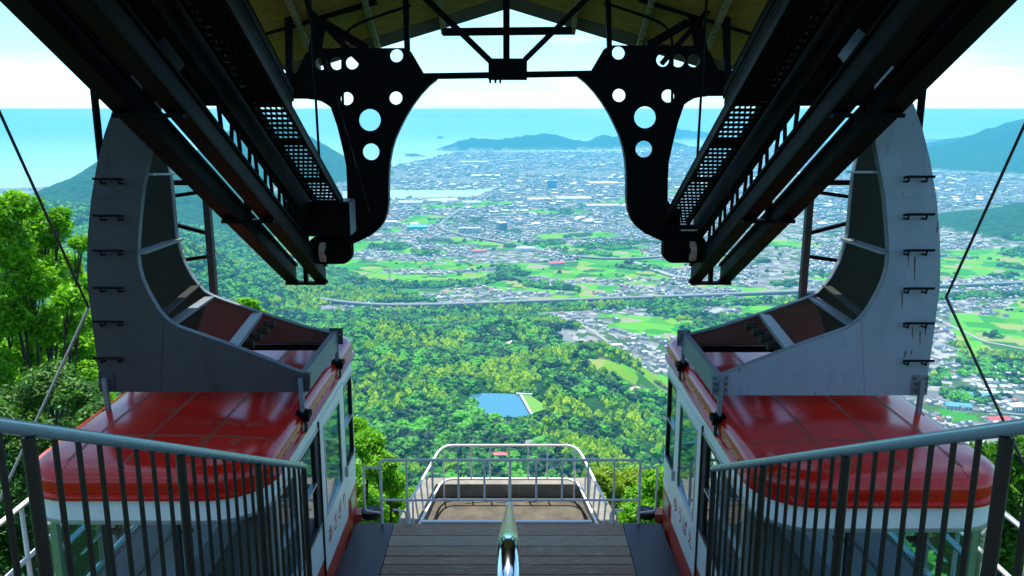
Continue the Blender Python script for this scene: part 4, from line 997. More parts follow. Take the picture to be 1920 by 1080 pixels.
# ------------------------------------------------------------------ portal frame with pierced brackets
PY = 12.8
EAR = [(587, 91), (759, 90), (771, 97), (795, 138), (820, 149), (806, 160), (790, 177), (775, 197), (762, 218), (751, 240), (742, 260), (736, 280), (732, 302), (730, 325), (729.5, 350), (729.5, 378), (727, 398), (721, 415), (713, 426), (704, 434), (692, 443), (680, 449), (660, 458), (640, 455), (640, 395), (653, 379), (652.5, 340), (651, 310), (647, 290), (641, 264), (634, 236), (622, 201), (614, 195), (604, 189.5), (592, 186.5), (580, 185.5), (520, 185), (300, 190), (300, 128), (545, 137), (557, 137), (574, 100)]
HOLES = [(603, 119, 12), (632, 119, 12.2), (660.7, 118, 12.2), (743.7, 104.5, 12.2), (650.8, 185, 12.2), (742.5, 183.8, 12.3), (693.8, 225, 20.6), (696, 284.5, 15.7)]
def pierced_plate(name, outline, holes, Y, th, m, parent, xf):
    cu = bpy.data.curves.new(name, 'CURVE'); cu.dimensions = '2D'; cu.fill_mode = 'BOTH'; cu.extrude = th / 2; cu.resolution_u = 1
    def spl(pts):
        s = cu.splines.new('POLY'); s.points.add(len(pts) - 1); s.use_cyclic_u = True
        for i, (u, v) in enumerate(pts): s.points[i].co = (u, v, 0, 1)
    P2 = lambda x, y: (lambda p: (p.x, p.z))(atY(*xf(x, y), Y))
    spl([P2(x, y) for x, y in outline])
    for hx, hy, hr in holes: spl([P2(hx + hr * math.cos(2 * math.pi * i / 28), hy + hr * math.sin(2 * math.pi * i / 28)) for i in range(28)])
    tmp = bpy.data.objects.new('tmp', cu); COL.objects.link(tmp)
    me = bpy.data.meshes.new_from_object(tmp.evaluated_get(bpy.context.evaluated_depsgraph_get()))
    bpy.data.objects.remove(tmp)
    me.name = name
    for v in me.vertices: v.co = (v.co.x, Y + v.co.z, v.co.y)
    me.materials.clear(); me.materials.append(m)
    return link(name, me, parent)
pf = thing('portal_frame', (0, PY, 6.4), 'black steel portal frame with two pierced bracket plates spanning the opening', 'frame')
XL = lambda x, y: (x, y)
XR = lambda x, y: (1903 - x, y - 5)
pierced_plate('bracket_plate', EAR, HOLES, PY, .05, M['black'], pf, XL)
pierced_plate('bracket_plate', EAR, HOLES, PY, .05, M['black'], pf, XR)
def edge_strip(outline, xf, w_=.16):
    mb = MB(); pts = [atY(*xf(x, y), PY) for x, y in outline]
    for a, b in zip(pts[:-1], pts[1:]): mb.bar(a, b, w_, .012, (b - a).cross(Vector((0, 1, 0))))
    return mb
for xf in (XL, XR): edge_strip(EAR[4:21], xf).build('edge_flange', M['grey2'], pf); edge_strip(EAR[25:36], xf, .12).build('edge_flange', M['black'], pf)
def pbar(p, q, w_, name='member', Y=PY, d=.08, m=None):
    a = atY(*p, Y); b = atY(*q, Y); ww = w_ / F * (Y * 1.0)
    MB().bar(a, b, d, ww, (b - a).cross(Vector((0, 1, 0)))).build(name, m or M['black'], pf)
pbar((795, 143), (1108, 138), 11, 'tie_beam')
MB().box(atY(916, 148, PY).x, atY(988, 148, PY).x, PY - .1, PY + .1, atY(950, 150, PY).z, atY(950, 110, PY).z).build('centre_block', M['black'], pf)
for x in (919, 929, 938): pbar((x, 149), (x, 156), 4, 'bolt', d=.03)
pbar((949.5, -40), (949.5, 112), 12, 'centre_mast', Y=12.78, d=.06)
pbar((830, 60), (1072, 57.5), 14, 'cross_channel', Y=12.70, d=.04)
for p, q, w_ in [((760, -40), (764, 108), 10), ((1139, -40), (1143, 105), 9), ((770, -30), (921, 116), 11), ((1128, -30), (984, 112), 10), ((480, 62), (705, -1), 17), ((1425, 62), (1200, -6), 17), ((612, 46), (690, 92), 15), ((1290, 42), (1215, 86), 15),
                 ((612, -30), (590, 100), 22), ((1290, -30), (1315, 95), 22), ((540, -30), (544, 190), 12), ((1362, -30), (1363, 185), 12), ((540, -20), (690, 130), 9), ((1362, -20), (1240, 120), 9)]:
    pbar(p, q, w_, 'truss_bar', Y=PY + .09 if w_ > 12 else PY - .09)
MB().bar(atY(566, -30, 12.3), atY(690, 400, 12.3), .06, .06, (0, 1, 0)).build('brace', M['black'], pf)
def conduit(xf):
    pts = [atY(*xf(x, y), 12.62) for x, y in [(770, 10), (740, 20), (700, 33), (672, 44), (655, 55), (645, 70), (642, 90), (642, 140), (643, 196)]]
    MB().tube(pts, .02, 8).build('conduit', M['black'], pf, True)
conduit(XL); conduit(XR)
# ------------------------------------------------------------------ main roof of boards
rf = thing('station_roof', (0, 14, 6.5), 'boarded gable roof with olive stained planks over the platform', 'roof')
RY = 14.0
def zr(x, Y): return 7.60 - abs(x) * .292 + (RY - Y) * SL
for sx in (-1, 1):
    y = RY - .30; k = 0
    while y > 9.0:
        wv = .34; y0 = y - wv
        mb = MB(); xa, xb = 0.0, sx * 3.62; e = random.uniform(0, .006)
        mb.hexa([(xa, y0 + .004, zr(xa, y0) + e), (xb, y0 + .004, zr(xb, y0) + e), (xb, y - .004, zr(xb, y) + e), (xa, y - .004, zr(xa, y) + e), (xa, y0 + .004, zr(xa, y0) + .03), (xb, y0 + .004, zr(xb, y0) + .03), (xb, y - .004, zr(xb, y) + .03), (xa, y - .004, zr(xa, y) + .03)])
        mb.build('plank', M['board'], rf); y -= wv
    mb = MB(); xb = sx * 3.62
    mb.hexa([(0, RY - .296, zr(0, RY - .3) - .012), (xb, RY - .296, zr(xb, RY - .3) - .012), (xb, RY, zr(xb, RY) - .012), (0, RY, zr(0, RY) - .012), (0, RY - .296, zr(0, RY - .3) + .04), (xb, RY - .296, zr(xb, RY - .3) + .04), (xb, RY, zr(xb, RY) + .04), (0, RY, zr(0, RY) + .04)])
    mb.build('eave_board', M['fascia'], rf)
    for x in (1.05, 2.1, 3.1):
        x *= sx
        mb = MB(); mb.bar((x, RY - .02, zr(x, RY) - .07), (x, 9.0, zr(x, 9) - .07), .07, .10); mb.build('batten', M['batten'], rf)
    mb = MB(); mb.hexa([(0, 13.9, zr(0, 13.9) + .045), (sx * 3.75, 13.9, zr(3.75, 13.9) + .045), (sx * 3.75, 4, zr(3.75, 4) + .045), (0, 4, zr(0, 4) + .045), (0, 13.9, zr(0, 13.9) + .1), (sx * 3.75, 13.9, zr(3.75, 13.9) + .1), (sx * 3.75, 4, zr(3.75, 4) + .1), (0, 4, zr(0, 4) + .1)])
    mb.build('roof_sheet', M['black'], rf)
# guy cables outside the cars
def cable(name, a, b, r, m, label):
    o = MB().tube([a, b], r, 8).build(name, m, None, True); tag(o, label, 'cable'); return o
for sx in (-1, 1):
    X_ = (lambda x, y: (x, y)) if sx < 0 else (lambda x, y: (1940 - x, y - 20))
    side = 'left' if sx < 0 else 'right'
    k = atY(*X_(166, 577), 9.9)
    cable('guy_cable', k, atY(*X_(-160, -140), 7.6), .016, M['blackrope'], 'black guy cable slanting up beside the %s hanger arm' % side)
    cable('guy_cable', k, atY(*X_(-90, 1130), 8.6), .018, M['rope'] if sx < 0 else M['blackrope'], 'guy cable slanting down behind the %s stair railing' % side)
# white fences outside the cars
for sx in (-1, 1):
    side = 'left' if sx < 0 else 'right'
    t = thing('outer_fence', (sx * 5.35, 8.6, 0), 'white tube fence outside the %s cable car' % side, 'fence', 'white fences outside the cable cars')
    for z_ in (1.62, .98): MB().tube([(sx * 5.5, 7.2, z_), (sx * 5.5, 11.4, z_)], .03, 10).build('rail', M['whiterail'], t, True)
    pm_ = MB().tube([(0, 0, -1.8), (0, 0, 1.62)], .026, 8).mesh('post', M['whiterail'], True)
    for k in range(7): inst('post', pm_, t, (sx * 5.5, 7.3 + k * .65, 0))
    o = MB().box(min(sx * 5.3, sx * 6.0), max(sx * 5.3, sx * 6.0), 6.8, 11.5, -3, -.55).build('side_ledge', M['conc']); tag(o, kind='structure')
# ================================================================== CABLE CARS
def ring(x0, x1, y0, y1, r, n=8, ns=6):
    pts = []
    cs = [(x1 - r, y0 + r, -90), (x1 - r, y1 - r, 0), (x0 + r, y1 - r, 90), (x0 + r, y0 + r, 180)]
    for k, (cx_, cy_, a0) in enumerate(cs):
        for i in range(n + 1):
            a = math.radians(a0 + 90 * i / n); pts.append((cx_ + r * math.cos(a), cy_ + r * math.sin(a)))
        nx_, ny_, na = cs[(k + 1) % 4]; p = pts[-1]; a = math.radians(na); q = (nx_ + r * math.cos(a), ny_ + r * math.sin(a))
        for i in range(1, ns): pts.append((p[0] + (q[0] - p[0]) * i / ns, p[1] + (q[1] - p[1]) * i / ns))
    return pts
def car(sx, name_txt, label, dy, dz, greym):
    XI, XO, Y0, Y1, R = 2.31, 4.60, 7.10, 12.10, .50
    t = thing('cable_car', (sx * 3.45, 9.6 + dy, -.4), label, 'cable car', 'cable cars docked at the platform')
    V = lambda x, y, z: (sx * x, y + dy, z + dz)
    def shell(name, inset, z0, z1, th, m, parent=t, i0=None, i1=None, r=R):
        a = ring(XI + inset, XO - inset, Y0 + inset, Y1 - inset, r - inset); b = ring(XI + inset + th, XO - inset - th, Y0 + inset + th, Y1 - inset - th, max(.05, r - inset - th)); n = len(a)
        mb = MB(); rng = list(range(n)) if i0 is None else [(i0 + k) % n for k in range(i1)]
        closed = i0 is None; m_ = len(rng)
        vs_ = [V(*a[i], z0) for i in rng] + [V(*a[i], z1) for i in rng] + [V(*b[i], z0) for i in rng] + [V(*b[i], z1) for i in rng]; fs = []
        for k in range(m_ if closed else m_ - 1):
            j = (k + 1) % m_
            fs += [(k, j, m_ + j, m_ + k), (2 * m_ + j, 2 * m_ + k, 3 * m_ + k, 3 * m_ + j), (m_ + k, m_ + j, 3 * m_ + j, 3 * m_ + k), (j, k, 2 * m_ + k, 2 * m_ + j)]
        mb.add(vs_, fs)
        return mb.build(name, m, parent, True)
    # ---- roof
    prof = [(.02, 2.462), (-.055, 2.462), (-.06, 2.492), (-.04, 2.502), (-.022, 2.512), (-.026, 2.54), (-.032, 2.585), (-.03, 2.635), (.0, 2.685), (.05, 2.718), (.13, 2.738), (.3, 2.752), (.6, 2.768), (.9, 2.778)]
    mb = MB(); rings_ = []; base = 0; vs_ = []; fs = []
    for k, (ins, z) in enumerate(prof):
        rr = max(.06, R - ins) if ins < .45 else max(.02, .06 - (ins - .45) * .05)
        rg = ring(XI + ins, XO - ins, Y0 + ins, Y1 - ins, max(.05, R + .02 - ins * .9))
        vs_ += [V(x, y, z) for x, y in rg]; n = len(rg)
        if k:
            for i in range(n): j = (i + 1) % n; fs.append(((k - 1) * n + i, (k - 1) * n + j, k * n + j, k * n + i))
    fs.append(tuple((len(prof) - 1) * n + i for i in range(n)))
    mb.add(vs_, fs); roof = mb.build('roof', M['red'], t, True)
    zroof = lambda x, y: float(np.interp(min(x - XI, XO - x, y - Y0, Y1 - y), [p[0] for p in prof[8:]], [p[1] for p in prof[8:]]))
    # seams with rivets
    def seam(p, q, nr):
        mb = MB(); k = 24; hw = .016
        d = Vector((q[0] - p[0], q[1] - p[1], 0)).normalized(); s_ = Vector((-d.y, d.x, 0)) * hw
        pts = [(p[0] + (q[0] - p[0]) * i / k, p[1] + (q[1] - p[1]) * i / k) for i in range(k + 1)]
        vs_ = []
        for x, y in pts:
            z = zroof(x, y); vs_ += [V(x - s_.x, y - s_.y, z - .002), V(x - s_.x * .7, y - s_.y * .7, z + .003), V(x + s_.x * .7, y + s_.y * .7, z + .003), V(x + s_.x, y + s_.y, z - .002)]
        fs = []
        for i in range(k):
            for j in range(3): fs.append((i * 4 + j, i * 4 + j + 1, i * 4 + j + 5, i * 4 + j + 4))
        mb.add(vs_, fs)
        for i in range(nr):
            f_ = (i + .5) / nr; x, y = p[0] + (q[0] - p[0]) * f_ + s_.x * 1.7, p[1] + (q[1] - p[1]) * f_ + s_.y * 1.7; z = zroof(x, y); r_ = .011
            mb.add([V(x - r_, y, z), V(x, y - r_, z), V(x + r_, y, z), V(x, y + r_, z), V(x, y, z + .008)], [(0, 1, 4), (1, 2, 4), (2, 3, 4), (3, 0, 4)])
        mb.build('roof_seam', M['seam'], roof)
    for x in (3.02, 3.62, 4.18): seam((x, Y0 + .04), (x, Y1 - .04), 110)
    seam((XI + .04, 7.86), (XO - .04, 7.86), 52); seam((XI + .04, 11.3), (XO - .04, 11.3), 52)
    mb = MB()
    for i in range(90):
        rg = ring(XI - .034, XO + .034, Y0 - .034, Y1 + .034, R, 8, 14); x, y = rg[(i * len(rg)) // 90]; mb.box(*sorted((sx * (x - .006), sx * (x + .006))), y + dy - .006, y + dy + .006, 2.56 + dz, 2.572 + dz)
    tag(mb.build('rivet_row', M['red'], roof), kind='stuff')
    # ---- body bands
    shell('cantrail', .0, 2.24, 2.461, .05, M['white'])
    shell('drip_band', -.012, 2.205, 2.239, .07, M['alu'])
    lw = shell('lower_wall', .0, .48, .955, .05, M['white'])
    shell('skirt', .0, -.36, .479, .05, M['redskirt'])
    shell('inner_lining', .055, .01, .95, .02, M['lining'])
    shell('sill', -.008, .956, .985, .07, M['alu'])
    fl = MB().prism([V(x, y, -.05) for x, y in ring(XI + .06, XO - .06, Y0 + .06, Y1 - .06, R - .06)], (0, 0, .055)).build('floor', M['floor'], t)
    MB().prism([V(x, y, -.37) for x, y in ring(XI + .03, XO - .03, Y0 + .03, Y1 - .03, R - .03)], (0, 0, .05)).build('underframe', M['black'], t)
    MB().prism([V(x, y, 2.41) for x, y in ring(XI + .06, XO - .06, Y0 + .06, Y1 - .06, R - .06)], (0, 0, .04)).build('ceiling', M['lining'], t)
    # seats: low white boxes at the two ends
    for (ya, yb) in ((Y1 - .55, Y1 - .1),): MB().box(*sorted((sx * 2.75, sx * 4.15)), ya + dy, yb + dy, .01 + dz, .45 + dz).build('bench', M['lining'], t)
    bx = MB().box(*sorted((sx * 3.95, sx * 4.48)), 8.9 + dy, 11.2 + dy, .01 + dz, .46 + dz); bx.build('bench', M['lining'], t)
    # ---- end windows: curved acrylic from side to side (front and rear)
    n_ring = len(ring(XI, XO, Y0, Y1, R))
    rg = ring(XI + .015, XO - .015, Y0 + .015, Y1 - .015, R - .015)
    def end_idx(cond): return [i for i, (x, y) in enumerate(rg) if cond(x, y)]
    for nm, cond, yy in (('end_window', lambda x, y: y < Y0 + R + .01, Y0), ('end_window', lambda x, y: y > Y1 - R - .01, Y1)):
        idx = end_idx(cond)
        # order them along the ring starting after the largest gap
        start = next(i for i in idx if (i - 1) % n_ring not in idx)
        shell(nm, .015, .986, 2.204, .012, M['glass'], t, start, len(idx))
        for x in (3.12, 3.78): MB().box(*sorted((sx * (x - .03), sx * (x + .03))), (yy - .012 if yy == Y0 else yy - .05) + dy, (yy + .05 if yy == Y0 else yy + .012) + dy, .986 + dz, 2.204 + dz).build('mullion', M['rubber'], t)
        for x in (XI + .035, XO - .035):
            y = Y0 + R + .02 if yy == Y0 else Y1 - R - .02
            MB().box(*sorted((sx * (x - .04), sx * (x + .03))), y - .035 + dy, y + .035 + dy, .986 + dz, 2.204 + dz).build('corner_post', M['alu'], t)
    # ---- side pillars and side windows
    def pillar(xc, ya, yb, m=M['white'], th=.05): MB().box(*sorted((sx * (xc - th / 2), sx * (xc + th / 2))), ya + dy, yb + dy, .986 + dz, 2.204 + dz).build('pillar', m, t)
    def window(xc, ya, yb, za, zb, sub=True):
        fr_ = MB(); w_ = .035
        X0, X1 = sorted((sx * (xc - .03), sx * (xc + .03)))
        for (a, b, c, d_) in ((ya, yb, za, za + w_), (ya, yb, zb - w_, zb), (ya, ya + w_, za + w_, zb - w_), (yb - w_, yb, za + w_, zb - w_)): fr_.box(X0, X1, a + dy, b + dy, c + dz, d_ + dz)
        wo_ = fr_.build('window', M['alu'] if sub else M['rubber'], t)
        MB().box(sx * xc - .004, sx * xc + .004, ya + w_ + dy, yb - w_ + dy, za + w_ + dz, zb - w_ + dz).build('pane', M['darkglass'], wo_)
        MB().box(*sorted((sx * (xc - .036), sx * (xc + .036))), ya + w_ + dy, yb - w_ + dy, (za + zb) / 2 - .012 + dz, (za + zb) / 2 + .012 + dz).build('transom', M['alu'], wo_)
        return wo_
    xi, xo = XI + .025, XO - .025
    pillar(xi, 10.90, 10.97); window(xi, 10.972, 11.57, .99, 2.2, False)
    pillar(xi, 9.27, 9.42, M['rubber']); window(xi, 8.46, 9.26, .99, 2.2, False); pillar(xi, 8.40, 8.455); window(xi, 7.66, 8.395, .99, 2.2)
    for ya, yb in ((7.66, 8.50), (8.58, 9.55), (9.63, 10.6), (10.68, 11.55)): window(xo, ya, yb, .99, 2.2)
    for ya, yb in ((8.505, 8.575), (9.555, 9.625), (10.605, 10.675)): pillar(xo, ya, yb)
    # ---- door with its lettering, handle and name
    xd = XI - .012; X0, X1 = sorted((sx * (xd - .012), sx * (xd + .0115)))
    mb = MB(); DA, DB = 9.44, 10.885; WA, WB, WZ0, WZ1 = 9.62, 10.60, .97, 2.17
    for (a, b, c, d_) in ((DA, DB, .30, WZ0), (DA, DB, WZ1, 2.30), (DA, WA, WZ0, WZ1), (WB, DB, WZ0, WZ1)): mb.box(X0, X1, a + dy, b + dy, c + dz, d_ + dz)
    door = mb.build('door', M['white'], t)
    MB().box(X0 - (.002), X1 + .002, DA + dy, DB + dy, -.08 + dz, .299 + dz).build('kick_panel', M['redskirt'], door)
    fr_ = MB(); w_ = .03; xa, xb = sorted((sx * (xd - .02), sx * (xd + .02)))
    for (a, b, c, d_) in ((WA, WB, WZ0, WZ0 + w_), (WA, WB, WZ1 - w_, WZ1), (WA, WA + w_, WZ0 + w_, WZ1 - w_), (WB - w_, WB, WZ0 + w_, WZ1 - w_)): fr_.box(xa, xb, a + dy, b + dy, c + dz, d_ + dz)
    fr_.build('window_frame', M['alu'], door)
    MB().box(sx * xd - .004, sx * xd + .004, WA + w_ + dy, WB - w_ + dy, WZ0 + w_ + dz, WZ1 - w_ + dz).build('pane', M['darkglass'], door)
    MB().box(*sorted((sx * (xd - .05), sx * (xd - .014))), 10.80 + dy, 10.83 + dy, .95 + dz, 1.10 + dz).build('handle', M['alu'], door)
    for yq in (DA - .01, DB + .01): MB().box(*sorted((sx * (xd - .008), sx * (xd + .012))), yq - .009 + dy, yq + .009 + dy, -.1 + dz, 2.3 + dz).build('door_seal', M['rubber'], door)
    for k, ch in enumerate(name_txt):
        cu = bpy.data.curves.new('letter', 'FONT'); cu.body = ch; cu.size = .25; cu.align_x = 'CENTER'; cu.align_y = 'CENTER'; cu.extrude = .001
        o = bpy.data.objects.new('tmp', cu); COL.objects.link(o)
        me = bpy.data.meshes.new_from_object(o.evaluated_get(bpy.context.evaluated_depsgraph_get())); bpy.data.objects.remove(o)
        yc = 9.72 + .305 * (k if sx < 0 else 3 - k)
        for v in me.vertices:
            u, vv, ww = v.co
            v.co = (sx * (xd - .0145) + (ww if sx < 0 else -ww), yc + (u if sx < 0 else -u) + dy, .66 + vv + dz)
        me.materials.clear(); me.materials.append(M['letter']); link('letter', me, door)
    # notice plate on the skirt by the far corner
    MB().box(*sorted((sx * (XI - .014), sx * (XI - .001))), 11.15 + dy, 11.45 + dy, .20 + dz, .42 + dz).build('notice_plate', M['alu'], t)
    # inside grab rails
    for z_ in (1.18, 1.52): MB().tube([V(4.40, 7.75, z_), V(4.40, 11.5, z_)], .014, 8).build('grab_rail', M['chrome'], t, True)
    rr_ = ring(XI + .16, XO - .16, Y0 + .16, Y1 - .16, R - .12)
    pts = [p for p in rr_ if p[1] < 7.8]
    st = next(i for i in range(len(rr_)) if rr_[i][1] < 7.8 and rr_[i - 1][1] >= 7.8)
    seq = []
    i = st
    while rr_[i % len(rr_)][1] < 7.8: seq.append(rr_[i % len(rr_)]); i += 1
    MB().tube([V(x, y, 1.12) for x, y in seq], .014, 8).build('grab_rail', M['chrome'], t, True)
    for (x, y) in ((3.1, 7.3), (3.8, 7.3)):
        MB().box(*sorted((sx * (x - .05), sx * (x + .05))), y - .03 + dy, y + .03 + dy, 2.0 + dz, 2.04 + dz).build('latch', M['rubber'], t)
    # ---- hanger arm: two plates with diaphragms, steps and links
    NP = [(581, 734), (581.5, 704.5), (552, 695.5), (500, 674.5), (418.5, 643.7), (332.6, 614), (318, 605), (306, 595), (294, 580), (285, 565), (274, 545), (264.5, 523), (258.5, 500), (256.5, 480), (257.5, 450), (259.6, 420), (263.5, 377), (268, 345), (274, 318), (282.5, 270), (296, 215), (316, 165), (345, 120), (385, 85), (400, 40), (350, 40), (300, 75), (262, 115), (236, 158), (212, 205), (196, 250), (182, 306.6), (170, 377), (164, 447), (163, 496), (164, 538), (170, 585), (177, 640), (184.5, 691), (190, 734)]
    Ya, Yb = 8.75, 10.65
    def plate_pts(Y):
        out = []
        for x, y in NP:
            p = atY(x, y, Ya); out.append(V(-p.x, Y, p.z))
        return out
    zof = .045 if sx > 0 else 0.0
    th = .02
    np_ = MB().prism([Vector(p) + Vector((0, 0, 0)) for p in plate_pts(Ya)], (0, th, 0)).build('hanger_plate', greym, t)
    FPX = [(640.7, 627), (605, 618), (569.6, 609.6), (495.6, 586), (424, 562), (400, 553), (386, 545), (372, 530), (361, 515), (347.5, 489), (338.7, 461), (333.5, 440), (328, 377), (324, 335), (317, 303), (308, 262), (300, 225), (305, 180), (262, 180), (240, 225), (228, 262), (220, 303), (214, 377), (212, 440), (213, 500), (220, 560), (232, 620)]
    zbot = atY(581, 734, Ya).z; fpts = []
    for x, y in FPX: p = atY(x, y, Yb); fpts.append(Vector(V(-p.x, Yb, p.z)))
    fpts = fpts + [Vector(V(4.50, Yb, zbot)), Vector(V(-atY(640.7, 627, Yb).x, Yb, zbot))]
    fp_ = MB().prism(fpts, (0, th, 0)).build('hanger_plate', M['olive'], t)
    # edge flange on the inner rim, both plates
    q = plate_pts(Ya)
    for Yq, par in ((Ya, np_), (Yb, fp_)):
        mb = MB(); pts = [Vector((p[0], Yq + dy + (.045 if Yq == Ya else -.03), p[2])) for p in (q[1:20] if Yq == Ya else fpts[0:17])]
        for a, b in zip(pts[:-1], pts[1:]): mb.bar(a, b, .075, .014, (b - a).cross(Vector((0, 1, 0))))
        mb.build('rim_flange', M['greyedge'], par)
    # diaphragms spanning the plates
    for (px_, py_, qx_, qy_, w_, h_, hol) in ((273, 322, 324, 322, .16, .05, 0), (262, 470, 336, 445, .13, .06, 0), (318, 606, 398, 552, .12, .06, 0), (436, 650, 487, 583, .13, .10, 1), (566, 702, 634, 625, .10, .22, 0), (300, 590, 372, 530, .10, .04, 0)):
        p = atY(px_, py_, Ya); r_ = atY(qx_, qy_, Yb); A_ = Vector(V(-p.x + .02, Ya + th, p.z - .03)); B_ = Vector(V(-r_.x + .02, Yb, r_.z - .03))
        if px_ > 560: mb = MB().box(*sorted((A_.x - .035, A_.x + .035)), A_.y, B_.y, A_.z - .24, A_.z + .02)
        else: mb = MB().bar(A_, B_, w_, h_ * .5)
        d_ = mb.build('diaphragm', M['greyedge'] if px_ != 300 else M['olive'], t)
        if hol:
            for k in range(5): MB().tube([(A_.x - .075 * 1, A_.y + .3 + k * .3, A_.z - .12), (A_.x + .06, A_.y + .3 + k * .3, A_.z - .12)], .05, 12).build('stiffener', M['olive'], d_, True)
    mb = MB(); p = atY(430, 700, Ya); MB().box(*sorted((sx * 2.3, sx * 4.4)), Yb - .06 + dy, Yb - .002 + dy, 2.86 + dz, 2.93 + dz).build('stiffener', M['black'], t)
    # diaphragm webs on the far plate's rear side are the red-brown lower sheet
    poly = [Vector(V(-atY(x, y, Yb).x, Yb - .012, atY(x, y, Yb).z)) for x, y in ((392, 552), (424, 566), (495.6, 590), (569.6, 613.6), (632, 630))] + [Vector(V(2.3, Yb - .012, zbot + .02)), Vector(V(4.2, Yb - .012, zbot + .02))]
    MB().prism([Vector(p) for p in poly], (0, .008, 0)).build('lower_sheet', mat('red_brown_primer_%d' % (sx + 1), (.10, .032, .022), .6, scale=3, var=.4, wear=(.05, .03, .025), wpos=.6), fp_)
    # steps up the near plate
    for k, y in enumerate((334, 402, 467, 536, 599, 667)):
        a = atY(186, y, Ya); b = atY(232, y, Ya); yo = Ya - .10
        mb = MB().tube([V(-a.x + .02, yo - .01, a.z + .005), V(-a.x, yo, a.z), V(-b.x, yo, b.z), V(-b.x - .02, yo + .03, b.z - .012)], .0135, 8)
        for p in (a.lerp(b, .22), a.lerp(b, .93)): mb.tube([V(-p.x, yo, p.z), V(-p.x, yo + .01, p.z - .05), V(-p.x, Ya + .002, p.z - .055)], .011, 8)
        st_ = mb.build('step_rung', M['beam'], np_, True)
    for (pa, pb) in (((257, 470), (163, 478)), ((264, 372), (171, 372)), ((306, 596), (300, 733)), ((200, 734), (560, 734))):
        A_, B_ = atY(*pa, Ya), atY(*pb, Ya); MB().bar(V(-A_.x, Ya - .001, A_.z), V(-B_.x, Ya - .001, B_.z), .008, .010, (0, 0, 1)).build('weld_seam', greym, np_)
    # rust runs below some steps
    if True:
        mb = MB()
        for (x, y, l_) in ((224, 607, 40) if sx < 0 else (210, 482, 44), (214, 609, 22), (200, 618, 26), (233, 548, 30), (222, 476, 24), (190, 612, 14)):
            p = atY(x, y, Ya); q_ = atY(x, y + l_, Ya); w_ = .008
            mb.add([V(-p.x - w_, Ya - .0022, p.z), V(-p.x + w_, Ya - .0022, p.z), V(-q_.x + w_ * .3, Ya - .0022, q_.z), V(-q_.x - w_ * .3, Ya - .0022, q_.z)], [(0, 1, 2, 3)])
        mb.build('rust_run', M['rust'], np_)
    # links
    for (px_, py_, par, Yq) in ((566, 716, np_, Ya - .012), (201, 716, np_, Ya - .012), (566, 716, fp_, Yb - .012), (201, 716, fp_, Yb - .012)):
        p = atY(px_, py_, Ya); x = -p.x
        mb = MB(); hw = .085
        mb.box(*sorted((sx * (x - hw), sx * (x + hw))), Yq - .004 + dy, Yq + .010 + dy, p.z - .11 + dz, p.z + .11 + dz)
        bp = mb.build('link_plate', M['grey2'] if sx < 0 else M['greyedge'], par)
        mb = MB()
        for bx_, bz in ((-.06, .08), (.06, .08), (-.06, .02), (.06, .02), (-.06, -.05), (.06, -.05)): mb.tube([V(x + bx_, Yq - .022, p.z + bz), V(x + bx_, Yq - .004, p.z + bz)], .012, 6)
        mb.build('bolts', M['grey2'], par)
        zl = 2.62
        MB().bar(V(x, Yq - .045, p.z + .06), V(x - .01, Yq - .045, zl + .06), .045, .05, (0, 1, 0)).build('link', M['greyedge'], par)
        lu = MB(); ylug = Yq - .045
        for s_ in (-.035, .035): lu.bar(V(x + s_, ylug, zl + .12), V(x + s_, ylug, 2.47), .012, .10, (0, 1, 0))
        lu.tube([V(x - .075, ylug, zl + .08), V(x + .075, ylug, zl + .08)], .022, 8); lu.tube([V(x - .075, ylug, zl - .0), V(x + .075, ylug, zl - .0)], .022, 8)
        lu.box(*sorted((sx * (x - .09), sx * (x + .09))), ylug - .08 + dy, ylug + .08 + dy, 2.70 - .05 + dz, 2.715 + dz)
        lu.build('lug', M['black'], par)
    return t
car(-1, 'あさぎり', 'red and white cable car with grey hanger arm coloured as in shade left of the platform', 0.0, 0.0, M['grey2'])
car(1, 'ゆうばえ', 'red and white cable car with grey hanger arm coloured as in bright skylight right of the platform', -.22, .04, M['grey'])
